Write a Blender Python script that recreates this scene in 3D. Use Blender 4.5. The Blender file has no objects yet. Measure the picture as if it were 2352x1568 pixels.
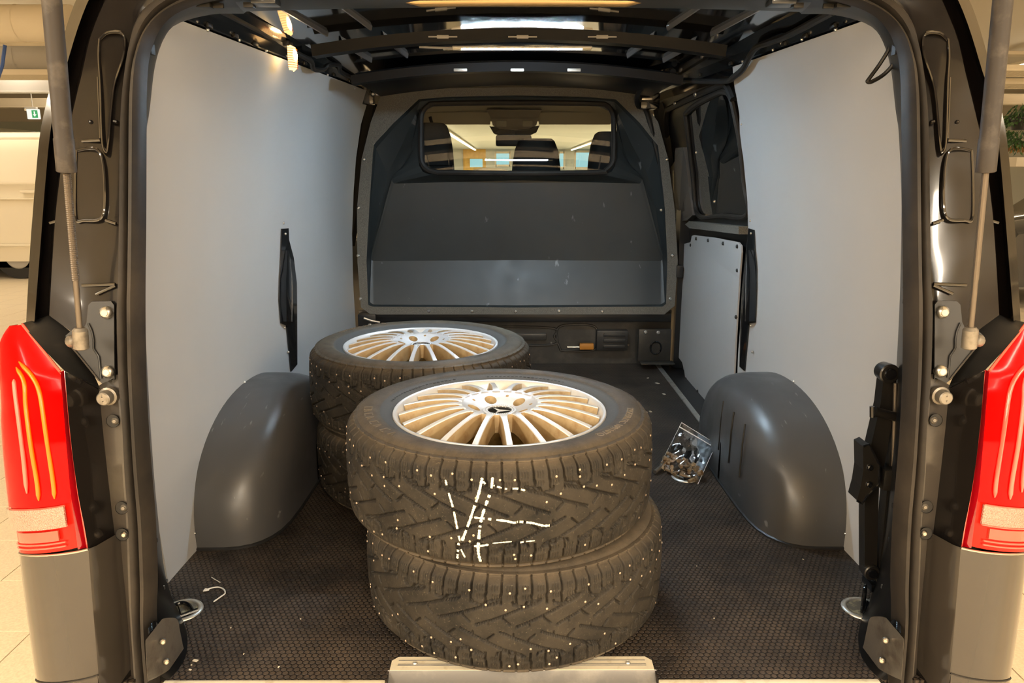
import bpy, bmesh, math, random
import numpy as np
from mathutils import Vector, Matrix
random.seed(7)
SC = bpy.context.scene
COL = SC.collection
PI = math.pi
# ---------------------------------------------------------------- camera, world, main lights, exposure
FPX = 1700.0
TILT = math.radians(12.9)
CAM = Vector((-.028, 0, .97))
cd = bpy.data.cameras.new('camera'); cam = bpy.data.objects.new('camera', cd); COL.objects.link(cam)
cd.sensor_width = 36; cd.lens = FPX / 2352 * 36; cd.clip_start = .02; cd.clip_end = 200
cam.location = CAM; cam.rotation_euler = (PI/2 - TILT, 0, -math.atan(5/FPX)); SC.camera = cam
W = bpy.data.worlds.new('world'); SC.world = W; W.use_nodes = True
W.node_tree.nodes['Background'].inputs[0].default_value = (1, .86, .66, 1)
W.node_tree.nodes['Background'].inputs[1].default_value = .25
SC.view_settings.view_transform = 'Standard'; SC.view_settings.look = 'None'
SC.view_settings.exposure = 0.0; SC.view_settings.gamma = 1; SC.view_settings.use_curve_mapping = False
SC.cycles.use_denoising = True; SC.cycles.max_bounces = 8; SC.cycles.sample_clamp_indirect = 6
SC.cycles.caustics_reflective = False; SC.cycles.caustics_refractive = False

def area(name, loc, sx, sy, power, col, rot=(0, 0, 0)):
    l = bpy.data.lights.new(name, 'AREA'); l.shape = 'RECTANGLE'; l.size = sx; l.size_y = sy; l.energy = power; l.color = col
    o = bpy.data.objects.new(name, l); COL.objects.link(o); o.location = loc; o.rotation_euler = rot; return o
WARM = (1, .86, .67)
GZ = -.56                                # showroom floor level; z = 0 is the cargo floor
HALL_Z = 3.05                            # showroom ceiling
COOL = (1, .97, .84)
SOFFIT_Z = 2.30                          # the lower ceiling of the far half of the showroom
# x, y, z, length, power, colour of every tube light row
TUBES = [(-7.2, 9.5, HALL_Z-.34, 9, 140, WARM), (-7.2, -5, HALL_Z-.34, 9, 640, WARM), (-3.2, -4.5, HALL_Z-.34, 9, 640, WARM), (0.9, -6.0, HALL_Z-.34, 9, 640, WARM), (4.4, -4.5, HALL_Z-.34, 9, 640, WARM),
         (8.6, 9.5, HALL_Z-.34, 9, 140, WARM), (8.6, -5, HALL_Z-.34, 9, 640, WARM), (0.9, 14, HALL_Z-.34, 9, 160, WARM), (-2.0, 33, SOFFIT_Z-.12, 21, 620, COOL), (3.5, 33, SOFFIT_Z-.12, 21, 620, COOL)]
for tx, ty, tz, tl, tp, tc_ in TUBES:
    area('hall_tube_light', (tx, ty, tz - .03), .16, tl, tp, tc_)

# ---------------------------------------------------------------- helpers
def at(px, py, y):
    """point on the plane at depth y that photograph position (px, py) sees"""
    u = (px - 1171) / FPX; v = (py - 784) / FPX
    d = Vector((u, math.cos(TILT) - v*math.sin(TILT), -math.sin(TILT) - v*math.cos(TILT)))
    return CAM + d * ((y - CAM.y) / d.y)
def atz(px, py, z):
    u = (px - 1171) / FPX; v = (py - 784) / FPX
    d = Vector((u, math.cos(TILT) - v*math.sin(TILT), -math.sin(TILT) - v*math.cos(TILT)))
    return CAM + d * ((z - CAM.z) / d.z)
def px_of(p):
    d = p - CAM; z = d.y*math.cos(TILT) - d.z*math.sin(TILT); up = d.y*math.sin(TILT) + d.z*math.cos(TILT); return (1171+FPX*d.x/z, 784-FPX*up/z) if z > .05 else (0, 0)
def interp(t, xs, ys):
    return float(np.interp(t, xs, ys))
def yr(z):      # depth of the van's rear face at height z
    return interp(z, (-.6, 0, .5, .8, 1.0, 1.2, 1.35, 1.5), (1.16, 1.21, 1.25, 1.31, 1.37, 1.44, 1.50, 1.55))
def atr(px, py, off=0.0):
    y = 1.3
    for _ in range(12):
        p = at(px, py, y); y = yr(p.z) + off
    return at(px, py, y)
def sgn(p, s):  # s = -1 keeps the left side, +1 mirrors to the right
    return Vector((-s*p[0], p[1], p[2]))
def resample(pts, n):
    pts = [Vector(p) for p in pts]; L = [0]
    for a, b in zip(pts, pts[1:]): L.append(L[-1] + (b - a).length)
    out = []
    for i in range(n):
        t = L[-1]*i/(n-1); k = 0
        while k < len(L)-2 and L[k+1] < t: k += 1
        f = (t - L[k]) / max(1e-9, L[k+1]-L[k]); out.append(pts[k].lerp(pts[k+1], f))
    return out
def smooth(pts, n):     # Catmull-Rom through pts
    pts = [Vector(p) for p in pts]; P = [2*pts[0]-pts[1]] + pts + [2*pts[-1]-pts[-2]]; out = []
    m = len(pts)-1
    for i in range(n):
        t = m*i/(n-1); k = min(int(t), m-1); f = t-k
        a, b, c, d = P[k:k+4]
        out.append(.5*((2*b) + (c-a)*f + (2*a-5*b+4*c-d)*f*f + (3*b-a-3*c+d)*f**3))
    return out

class B:
    def __init__(self): self.v = []; self.f = []; self.m = []; self.cur = 0
    def add(self, vs, fs):
        o = len(self.v); self.v += [tuple(x) for x in vs]
        self.f += [tuple(i+o for i in q) for q in fs]; self.m += [self.cur]*len(fs); return self
    def loft(self, lines, close=False, closeu=False):
        n = len(lines[0]); vs = [p for l in lines for p in l]; fs = []
        R = len(lines)
        for i in range(R if close else R-1):
            for j in range(n if closeu else n-1):
                a = i*n+j; b = i*n+(j+1) % n; c = ((i+1) % R)*n+(j+1) % n; d = ((i+1) % R)*n+j
                fs.append((a, b, c, d))
        return self.add(vs, fs)
    def tube(self, path, r, n=10, caps=True):
        path = [Vector(p) for p in path]; rs = r if isinstance(r, (list, tuple)) else [r]*len(path)
        T = [(path[min(i+1, len(path)-1)] - path[max(i-1, 0)]).normalized() for i in range(len(path))]
        up = Vector((0, 0, 1)) if abs(T[0].z) < .9 else Vector((0, 1, 0))
        N = (up - T[0]*up.dot(T[0])).normalized(); rings = []
        for p, t, rr in zip(path, T, rs):
            N = (N - t*N.dot(t)).normalized(); Bn = t.cross(N)
            rings.append([p + (N*math.cos(2*PI*k/n) + Bn*math.sin(2*PI*k/n))*rr for k in range(n)])
        self.loft(rings, closeu=True)
        if caps:
            o = len(self.v)
            self.add(rings[0], [tuple(range(n))]); self.add(rings[-1], [tuple(range(n))])
        return self
    def box(self, c, s, bev=0.0, rot=None):
        x, y, z = s[0]/2, s[1]/2, s[2]/2; bm = bmesh.new(); bmesh.ops.create_cube(bm, size=1)
        for v in bm.verts: v.co = Vector((v.co.x*s[0], v.co.y*s[1], v.co.z*s[2]))
        if bev: bmesh.ops.bevel(bm, geom=bm.edges[:], offset=bev, segments=2, affect='EDGES', profile=.6)
        bm.verts.ensure_lookup_table()
        for i, v in enumerate(bm.verts): v.index = i
        M = rot if rot is not None else Matrix.Identity(3)
        self.add([M @ v.co + Vector(c) for v in bm.verts], [[v.index for v in f.verts] for f in bm.faces]); bm.free(); return self
    def lathe(self, prof, n=48, mat=None, close=False):
        rings = []
        for r, z in prof:
            ring = [Vector((r*math.cos(2*PI*k/n), r*math.sin(2*PI*k/n), z)) for k in range(n)]
            rings.append([mat @ p for p in ring] if mat is not None else ring)
        return self.loft(rings, close=close, closeu=True)
    def prism(self, poly, ext):  # poly: 3D loop, ext: vector
        n = len(poly); ext = Vector(ext); a = [Vector(p) for p in poly]; b = [p+ext for p in a]
        return self.add(a+b, [tuple(range(n)), tuple(range(2*n-1, n-1, -1))] + [(i, (i+1) % n, n+(i+1) % n, n+i) for i in range(n)])
    def sheet(self, grid, th):   # grid of points with thickness along its own normals
        R, C = len(grid), len(grid[0]); back = []
        for i in range(R):
            row = []
            for j in range(C):
                du = grid[i][min(j+1, C-1)] - grid[i][max(j-1, 0)]; dv = grid[min(i+1, R-1)][j] - grid[max(i-1, 0)][j]
                nn = du.cross(dv); nn = nn.normalized() if nn.length > 1e-12 else Vector((0, 0, 1))
                row.append(grid[i][j] - nn*th)
            back.append(row)
        self.loft(grid); self.loft(back)
        e = lambda g: [g[0][j] for j in range(C)] + [g[i][-1] for i in range(1, R)] + [g[-1][j] for j in range(C-2, -1, -1)] + [g[i][0] for i in range(R-2, 0, -1)]
        return self.loft([e(grid), e(back)], closeu=True)
    def build(self, name, mats, parent=None, smooth=True, ang=38, merge=False, sub=0):
        me = bpy.data.meshes.new(name); me.from_pydata(self.v, [], self.f)
        if not isinstance(mats, (list, tuple)): mats = [mats]
        for m in mats: me.materials.append(m)
        if len(mats) > 1: me.polygons.foreach_set('material_index', self.m)
        bm = bmesh.new(); bm.from_mesh(me)
        if merge: bmesh.ops.remove_doubles(bm, verts=bm.verts, dist=1e-5)
        bmesh.ops.recalc_face_normals(bm, faces=bm.faces)
        bm.to_mesh(me); bm.free()
        if smooth:
            me.polygons.foreach_set('use_smooth', [True]*len(me.polygons)); me.set_sharp_from_angle(angle=math.radians(ang))
        o = bpy.data.objects.new(name, me); COL.objects.link(o)
        if parent is not None: o.parent = parent
        if sub:
            md = o.modifiers.new('sub', 'SUBSURF'); md.levels = sub; md.render_levels = sub
        return o

def tag(o, label=None, cat=None, group=None, kind=None):
    if label: o['label'] = label
    if cat: o['category'] = cat
    if group: o['group'] = group
    if kind: o['kind'] = kind
    return o
def thing(name, label, cat, loc=(0, 0, 0), group=None, kind=None):
    o = bpy.data.objects.new(name, None); COL.objects.link(o); o.location = loc; o.empty_display_size = .05
    return tag(o, label, cat, group, kind)
def struct(o, label=None): return tag(o, label, None, None, 'structure')
def dup(o, parent=None):
    c = o.copy(); COL.objects.link(c)
    if parent is not None: c.parent = parent
    for ch in [k for k in COL.objects if k.parent == o]: dup(ch, c)
    return c

# ---------------------------------------------------------------- materials
def nodes_of(name):
    m = bpy.data.materials.new(name); m.use_nodes = True; nt = m.node_tree
    return m, nt, nt.nodes['Principled BSDF']
def N(nt, typ, **kw):
    n = nt.nodes.new(typ)
    for k, v in kw.items():
        if k.startswith('i_'): n.inputs[k[2:].replace('_', ' ')].default_value = v
        else: setattr(n, k, v)
    return n
def mat(name, col, rough=.5, metal=0, coat=0, spec=.5, var=.0, vs=8, bump=0, bs=200, col2=None, dirt=None, ds=3, dlo=.5, dhi=.7, rvar=0):
    m, nt, b = nodes_of(name); L = nt.links.new
    b.inputs['Base Color'].default_value = (*col, 1); b.inputs['Roughness'].default_value = rough; b.inputs['Metallic'].default_value = metal
    b.inputs['Coat Weight'].default_value = coat; b.inputs['Specular IOR Level'].default_value = spec; b.inputs['Coat Roughness'].default_value = .06
    tc = N(nt, 'ShaderNodeTexCoord'); out = None
    if var or col2:
        nz = N(nt, 'ShaderNodeTexNoise'); nz.inputs['Scale'].default_value = vs; nz.inputs['Detail'].default_value = 5; L(tc.outputs['Object'], nz.inputs['Vector'])
        rp = N(nt, 'ShaderNodeValToRGB'); L(nz.outputs['Fac'], rp.inputs['Fac'])
        c2 = col2 or tuple(c*(1+var) for c in col); c1 = col if col2 else tuple(c*(1-var) for c in col)
        rp.color_ramp.elements[0].position = .3; rp.color_ramp.elements[1].position = .7
        rp.color_ramp.elements[0].color = (*c1, 1); rp.color_ramp.elements[1].color = (*c2, 1); out = rp.outputs['Color']
    if dirt:
        n2 = N(nt, 'ShaderNodeTexNoise'); n2.inputs['Scale'].default_value = ds; n2.inputs['Detail'].default_value = 8; n2.inputs['Roughness'].default_value = .65; L(tc.outputs['Object'], n2.inputs['Vector'])
        mr = N(nt, 'ShaderNodeMapRange'); mr.inputs['From Min'].default_value = dlo; mr.inputs['From Max'].default_value = dhi; L(n2.outputs['Fac'], mr.inputs['Value'])
        mx = N(nt, 'ShaderNodeMixRGB'); L(mr.outputs['Result'], mx.inputs['Fac'])
        if out is not None: L(out, mx.inputs['Color1'])
        else: mx.inputs['Color1'].default_value = (*col, 1)
        mx.inputs['Color2'].default_value = (*dirt, 1); out = mx.outputs['Color']
    if out is not None: L(out, b.inputs['Base Color'])
    if rvar:
        n4 = N(nt, 'ShaderNodeTexNoise'); n4.inputs['Scale'].default_value = 14; n4.inputs['Detail'].default_value = 6; L(tc.outputs['Object'], n4.inputs['Vector'])
        m4 = N(nt, 'ShaderNodeMapRange'); m4.inputs['To Min'].default_value = rough-rvar; m4.inputs['To Max'].default_value = rough+rvar; m4.inputs['From Min'].default_value = .3; m4.inputs['From Max'].default_value = .7
        L(n4.outputs['Fac'], m4.inputs['Value']); L(m4.outputs['Result'], b.inputs['Roughness'])
    if bump:
        n3 = N(nt, 'ShaderNodeTexNoise'); n3.inputs['Scale'].default_value = bs; n3.inputs['Detail'].default_value = 3; L(tc.outputs['Object'], n3.inputs['Vector'])
        bp = N(nt, 'ShaderNodeBump'); bp.inputs['Strength'].default_value = bump; bp.inputs['Distance'].default_value = .002; L(n3.outputs['Fac'], bp.inputs['Height']); L(bp.outputs['Normal'], b.inputs['Normal'])
    return m
def emit(name, col, st):
    m, nt, b = nodes_of(name); b.inputs['Base Color'].default_value = (.02, .02, .02, 1)
    b.inputs['Emission Color'].default_value = (*col, 1); b.inputs['Emission Strength'].default_value = st; return m
def glass(name, tint=(1, 1, 1), refl=.08, rough=.0):
    m, nt, b = nodes_of(name); L = nt.links.new; nt.nodes.remove(b)
    t = N(nt, 'ShaderNodeBsdfTransparent'); t.inputs['Color'].default_value = (*tint, 1)
    g = N(nt, 'ShaderNodeBsdfGlossy'); g.inputs['Roughness'].default_value = rough
    fr = N(nt, 'ShaderNodeLayerWeight'); fr.inputs['Blend'].default_value = .35
    mr = N(nt, 'ShaderNodeMapRange'); mr.inputs['To Min'].default_value = refl; mr.inputs['To Max'].default_value = .75; L(fr.outputs['Fresnel'], mr.inputs['Value'])
    mx = N(nt, 'ShaderNodeMixShader'); L(mr.outputs['Result'], mx.inputs['Fac']); L(t.outputs['BSDF'], mx.inputs[1]); L(g.outputs['BSDF'], mx.inputs[2])
    L(mx.outputs['Shader'], nt.nodes['Material Output'].inputs['Surface']); return m
def scratch(m, col, scale=(60, 9, 60), lo=.66, strength=.6):
    """adds short pale scuffs on top of a material's colour"""
    nt = m.node_tree; L = nt.links.new; b = nt.nodes['Principled BSDF']
    tc = N(nt, 'ShaderNodeTexCoord'); mp = N(nt, 'ShaderNodeMapping'); mp.inputs['Scale'].default_value = scale; mp.inputs['Rotation'].default_value = (.3, .5, .4)
    L(tc.outputs['Object'], mp.inputs['Vector']); nz = N(nt, 'ShaderNodeTexNoise'); nz.inputs['Scale'].default_value = 1; nz.inputs['Detail'].default_value = 4; L(mp.outputs['Vector'], nz.inputs['Vector'])
    mr = N(nt, 'ShaderNodeMapRange'); mr.inputs['From Min'].default_value = lo; mr.inputs['From Max'].default_value = lo+.06; mr.inputs['To Max'].default_value = strength; L(nz.outputs['Fac'], mr.inputs['Value'])
    mx = N(nt, 'ShaderNodeMixRGB'); L(mr.outputs['Result'], mx.inputs['Fac']); mx.inputs['Color2'].default_value = (*col, 1)
    inp = b.inputs['Base Color']
    if inp.is_linked: L(inp.links[0].from_socket, mx.inputs['Color1'])
    else: mx.inputs['Color1'].default_value = inp.default_value
    L(mx.outputs['Color'], inp); return m

M = {}
M['paint'] = mat('black_brown_paint', (.010, .0082, .0074), .20, coat=.4, spec=.28, rvar=.05)
M['flange'] = mat('dull_body_paint', (.055, .047, .04), .42, coat=.25, dirt=(.09, .078, .062), ds=9)
M['inner'] = mat('black_inner_paint', (.0045, .005, .006), .14, coat=.5, spec=.4)
M['header'] = mat('slate_header_paint', (.022, .026, .033), .30, coat=.3)  # slate tone paints the interior's reflection into the header's colour
M['goldlip'] = mat('brown_gloss_lip', (.42, .29, .14), .24, .7)  # gold tone paints the warm hall light reflected along the header
M['trimgrey'] = mat('dark_grey_trim', (.075, .064, .056), .5)
M['roofskin'] = mat('glossy_roof_paint', (.006, .0065, .008), .05, coat=1, spec=.6)
M['panel'] = mat('grey_coated_plywood', (.46, .455, .448), .42, spec=.35, var=.03, vs=3, bump=.04, bs=400)
M['seal'] = mat('black_rubber_seal', (.022, .019, .0165), .5, spec=.22, dirt=(.046, .038, .030), ds=6, dlo=.45, dhi=.75)
M['jamb'] = mat('black_jamb_paint', (.005, .0052, .0055), .3, spec=.15)
M['bow'] = mat('black_bow_paint', (.006, .006, .0065), .42, spec=.14)
M['rib'] = mat('glossy_rib_paint', (.60, .60, .62), .32, .9)  # pale metal tone paints the LED highlight onto the black roof ribs
M['bead'] = mat('glossy_pressed_bead', (.012, .010, .009), .07, coat=1, spec=.7)
M['arch'] = mat('grey_moulded_plastic', (.072, .071, .072), .36, bump=.05, bs=500, rvar=.06)
scratch(M['arch'], (.28, .28, .28), (70, 10, 30), .69, .5)
M['plastic'] = mat('black_plastic', (.016, .0155, .015), .42)
M['bulk'] = mat('slate_moulded_bulkhead', (.030, .0355, .037), .46, var=.10, vs=5, bump=.06, bs=500, rvar=.05)
scratch(M['bulk'], (.30, .32, .33), (26, 30, 9), .70, .55)
M['felt'] = mat('speckled_bulkhead_edge', (.085, .076, .062), .8, col2=(.20, .185, .155), vs=420, bump=.25, bs=300)
M['steel'] = mat('bright_steel', (.62, .58, .52), .32, 1, var=.1, vs=30)
M['hingecast'] = mat('worn_dark_casting', (.115, .105, .092), .45, .4, dirt=(.06, .05, .042), ds=25, bump=.1, bs=250)
M['rod'] = mat('steel_rod', (.15, .125, .10), .40, .6)
M['screw'] = mat('zinc_screw', (.78, .77, .74), .3, 1)
M['cast'] = mat('grey_die_casting', (.26, .235, .20), .42, .6, dirt=(.12, .10, .08), ds=25, bump=.1, bs=250)
M['strut'] = mat('black_strut_tube', (.045, .038, .033), .55, spec=.3, dirt=(.10, .085, .07), ds=18)
M['alu'] = mat('worn_aluminium', (.72, .70, .64), .38, .85, dirt=(.42, .36, .27), ds=30, dlo=.52, dhi=.75)
M['cream'] = mat('cream_step_trim', (.70, .63, .48), .4, .15, dirt=(.45, .36, .22), ds=30, dlo=.55, dhi=.75)
M['greyplastic'] = mat('grey_step_plastic', (.16, .155, .15), .45, bump=.06, bs=400, dirt=(.24, .23, .21), ds=12)
M['cable'] = mat('black_cable_tape', (.012, .011, .010), .5)
M['darkvoid'] = mat('dark_sheet_metal', (.010, .010, .0105), .35)
M['pressed'] = mat('dusty_pressed_steel', (.030, .027, .023), .38, dirt=(.06, .052, .042), ds=12)
M['orange'] = mat('orange_connector', (.45, .17, .02), .5)
M['red'] = mat('red_lens', (.80, .0005, .0005), .14, coat=.06, spec=.06)
M['redpink'] = mat('pale_red_lens', (.95, .10, .07), .10, coat=1)
M['reddark'] = mat('deep_red_lens', (.30, .002, .006), .08, coat=1)
M['pink'] = mat('pink_light_guide', (.95, .17, .12), .3, coat=.2)
M['amber'] = mat('amber_light_guide', (1.0, .17, .002), .3, coat=.2)  # amber paints warm reflected light on one tail light's guides; also lamp lens ribs
M['redback'] = mat('brown_red_reflector', (.28, .055, .03), .2, coat=1)
def ribbed(name, col):
    m, nt, b = nodes_of(name); L = nt.links.new; b.inputs['Base Color'].default_value = (*col, 1); b.inputs['Roughness'].default_value = .18; b.inputs['Coat Weight'].default_value = 1
    tc = N(nt, 'ShaderNodeTexCoord'); w = N(nt, 'ShaderNodeTexVoronoi'); w.inputs['Scale'].default_value = 330; L(tc.outputs['Object'], w.inputs['Vector'])
    bp = N(nt, 'ShaderNodeBump'); bp.inputs['Strength'].default_value = .9; bp.inputs['Distance'].default_value = .004; L(w.outputs['Distance'], bp.inputs['Height']); L(bp.outputs['Normal'], b.inputs['Normal'])
    rp = N(nt, 'ShaderNodeValToRGB'); L(w.outputs['Distance'], rp.inputs['Fac']); rp.color_ramp.elements[0].color = (.50, .34, .26, 1); rp.color_ramp.elements[1].color = (.34, .20, .15, 1); L(rp.outputs['Color'], b.inputs['Base Color']); return m
M['clearlens'] = ribbed('ribbed_clear_lens', (.8, .6, .5))
M['silver'] = mat('machined_silver', (.74, .75, .76), .30, .25, spec=.6, var=.03, vs=40)
M['gold'] = mat('brake_dusted_silver', (.43, .305, .155), .45, .2, col2=(.56, .44, .27), vs=16, dirt=(.30, .15, .045), ds=22, dlo=.5, dhi=.8)
M['barrel'] = mat('rusty_rim_barrel', (.50, .27, .07), .5, .2, col2=(.62, .39, .13), vs=14, dirt=(.20, .085, .02), ds=18, dlo=.52, dhi=.75)
M['chrome'] = mat('chrome_emblem', (.9, .9, .9), .12, 1)
M['black'] = mat('gloss_black', (.006, .006, .007), .12, coat=1)
M['stud'] = mat('steel_stud', (.60, .46, .35), .4, .7)
M['chalk'] = mat('cream_paint_mark', (.86, .80, .60), .8, bump=.3, bs=300)
M['letter'] = mat('raised_rubber_letter', (.17, .135, .095), .7)
M['letterdim'] = mat('worn_rubber_relief', (.125, .10, .072), .7)
M['pane'] = glass('window_glass', (.93, .95, .92), .05)
M['privacy'] = glass('dark_privacy_glass', (.06, .065, .06), .10)
M['bag'] = glass('clear_plastic_film', (.93, .93, .93), .13, .08)
M['zip'] = mat('white_zip_strip', (.75, .76, .78), .35)
M['rust'] = mat('rusty_bolts', (.14, .09, .045), .5, .1, col2=(.34, .26, .165), vs=60, dirt=(.13, .05, .012), ds=50)
M['whitewire'] = mat('white_twine', (.75, .72, .66), .6)
M['led'] = emit('led_white', (.64, .84, 1.0), 720)
M['lamp'] = emit('warm_lamp_lens', (1.0, .56, .20), 3.2); M['bulb'] = emit('warm_bulb', (1.0, .72, .36), 45)
M['tube'] = emit('hall_tube_glow', (1.0, .86, .62), 9)
M['hallwhite'] = mat('cream_hall_paint', (.74, .66, .52), .6)
M['hallceil'] = mat('hall_ceiling_paint', (.66, .60, .50), .7)
M['halllight'] = mat('white_hall_paint', (.62, .62, .55), .6)
M['hallgrey'] = mat('grey_hall_steel', (.42, .40, .37), .5)
M['blue'] = mat('blue_strap', (.03, .10, .40), .5)
M['carwhite'] = mat('cream_white_car_paint', (.84, .77, .62), .18, coat=1)
M['cardark'] = mat('dark_car_paint', (.03, .035, .04), .12, coat=1)
M['tire_plain'] = mat('plain_black_rubber', (.02, .02, .02), .7)
M['fabric'] = mat('black_seat_fabric', (.012, .012, .013), .75, bump=.2, bs=300)
M['headliner'] = mat('taupe_headliner', (.40, .37, .29), .8)
M['consol'] = mat('taupe_console', (.24, .21, .17), .5)
M['yellow'] = mat('yellow_pine_boards', (.75, .45, .10), .5, var=.12, vs=5)
M['cyan'] = emit('daylit_window', (.42, .80, .86), 1.0)
M['signgreen'] = emit('exit_green', (.03, .42, .12), .9)
M['signwhite'] = emit('exit_white', (.95, .95, .85), 1.0)
M['leaf'] = mat('green_leaf', (.04, .10, .025), .5, var=.5, vs=40)
M['leafb'] = mat('dry_leaf', (.25, .12, .03), .6)

def hexfloor():
    m, nt, b = nodes_of('hexagon_floor_mat'); L = nt.links.new
    tc = N(nt, 'ShaderNodeTexCoord'); sc = N(nt, 'ShaderNodeVectorMath', operation='SCALE'); sc.inputs['Scale'].default_value = 78; L(tc.outputs['Object'], sc.inputs[0])
    sep0 = N(nt, 'ShaderNodeVectorMath', operation='MULTIPLY'); sep0.inputs[1].default_value = (1, 1, 0); L(sc.outputs[0], sep0.inputs[0])
    S = (1, 1.7320508, 1)
    def cell(off):
        a = N(nt, 'ShaderNodeVectorMath', operation='ADD'); a.inputs[1].default_value = off; L(sep0.outputs[0], a.inputs[0])
        md = N(nt, 'ShaderNodeVectorMath', operation='WRAP'); md.inputs[1].default_value = (.5, .8660254, .5); md.inputs[2].default_value = (-.5, -.8660254, -.5); L(a.outputs[0], md.inputs[0])
        ab = N(nt, 'ShaderNodeVectorMath', operation='ABSOLUTE'); L(md.outputs[0], ab.inputs[0])
        dt = N(nt, 'ShaderNodeVectorMath', operation='DOT_PRODUCT'); dt.inputs[1].default_value = (.5, .8660254, 0); L(ab.outputs[0], dt.inputs[0])
        sx = N(nt, 'ShaderNodeSeparateXYZ'); L(ab.outputs[0], sx.inputs[0])
        mx = N(nt, 'ShaderNodeMath', operation='MAXIMUM'); L(dt.outputs['Value'], mx.inputs[0]); L(sx.outputs['X'], mx.inputs[1]); return mx.outputs[0]
    mn = N(nt, 'ShaderNodeMath', operation='MINIMUM'); L(cell((0, 0, 0)), mn.inputs[0]); L(cell((.5, .8660254, 0)), mn.inputs[1])
    edge = N(nt, 'ShaderNodeMapRange'); edge.inputs['From Min'].default_value = .36; edge.inputs['From Max'].default_value = .47; L(mn.outputs[0], edge.inputs['Value'])
    nz = N(nt, 'ShaderNodeTexNoise'); nz.inputs['Scale'].default_value = 5; nz.inputs['Detail'].default_value = 9; nz.inputs['Roughness'].default_value = .7; L(tc.outputs['Object'], nz.inputs['Vector'])
    rp = N(nt, 'ShaderNodeValToRGB'); L(nz.outputs['Fac'], rp.inputs['Fac'])
    rp.color_ramp.elements[0].position = .38; rp.color_ramp.elements[0].color = (.026, .020, .016, 1); rp.color_ramp.elements[1].position = .70; rp.color_ramp.elements[1].color = (.095, .070, .050, 1)
    mx = N(nt, 'ShaderNodeMixRGB'); L(edge.outputs['Result'], mx.inputs['Fac']); L(rp.outputs['Color'], mx.inputs['Color1']); mx.inputs['Color2'].default_value = (.012, .0095, .008, 1)
    n5 = N(nt, 'ShaderNodeTexNoise'); n5.inputs['Scale'].default_value = 75; n5.inputs['Detail'].default_value = 4; L(tc.outputs['Object'], n5.inputs['Vector'])
    m5 = N(nt, 'ShaderNodeMapRange'); m5.inputs['From Min'].default_value = .72; m5.inputs['From Max'].default_value = .78; m5.inputs['To Max'].default_value = .7; L(n5.outputs['Fac'], m5.inputs['Value'])
    m6 = N(nt, 'ShaderNodeMixRGB'); L(m5.outputs['Result'], m6.inputs['Fac']); L(mx.outputs['Color'], m6.inputs['Color1']); m6.inputs['Color2'].default_value = (.16, .13, .10, 1)
    L(m6.outputs['Color'], b.inputs['Base Color']); b.inputs['Roughness'].default_value = .46; b.inputs['Specular IOR Level'].default_value = .3
    inv = N(nt, 'ShaderNodeMath', operation='SUBTRACT'); inv.inputs[0].default_value = 1; L(edge.outputs['Result'], inv.inputs[1])
    bp = N(nt, 'ShaderNodeBump'); bp.inputs['Strength'].default_value = .9; bp.inputs['Distance'].default_value = .0018; L(inv.outputs[0], bp.inputs['Height']); L(bp.outputs['Normal'], b.inputs['Normal'])
    return m
M['hex'] = hexfloor()
def hallfloor():
    return mat('speckled_hall_tile', (.84, .73, .54), .38, col2=(.70, .59, .42), vs=120, spec=.4)
M['tile'] = hallfloor()
def tilebed():
    m, nt, b = nodes_of('tiled_hall_floor'); L = nt.links.new; tc = N(nt, 'ShaderNodeTexCoord'); mp = N(nt, 'ShaderNodeMapping'); mp.inputs['Scale'].default_value = (1/.322, 1/.322, 1); mp.inputs['Location'].default_value = (.5-.11/.322, .5-.155/.322, 0)
    L(tc.outputs['Object'], mp.inputs['Vector']); br = N(nt, 'ShaderNodeTexBrick'); br.offset = 0; br.inputs['Scale'].default_value = 1; br.inputs['Brick Width'].default_value = 1; br.inputs['Row Height'].default_value = 1; br.inputs['Mortar Size'].default_value = .006
    br.inputs['Color1'].default_value = br.inputs['Color2'].default_value = (.78, .67, .49, 1); br.inputs['Mortar'].default_value = (.36, .29, .2, 1); L(mp.outputs['Vector'], br.inputs['Vector']); L(br.outputs['Color'], b.inputs['Base Color']); b.inputs['Roughness'].default_value = .38; return m
M['tilebed'] = tilebed()
M['grout'] = mat('tile_grout', (.40, .33, .23), .8)
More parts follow.
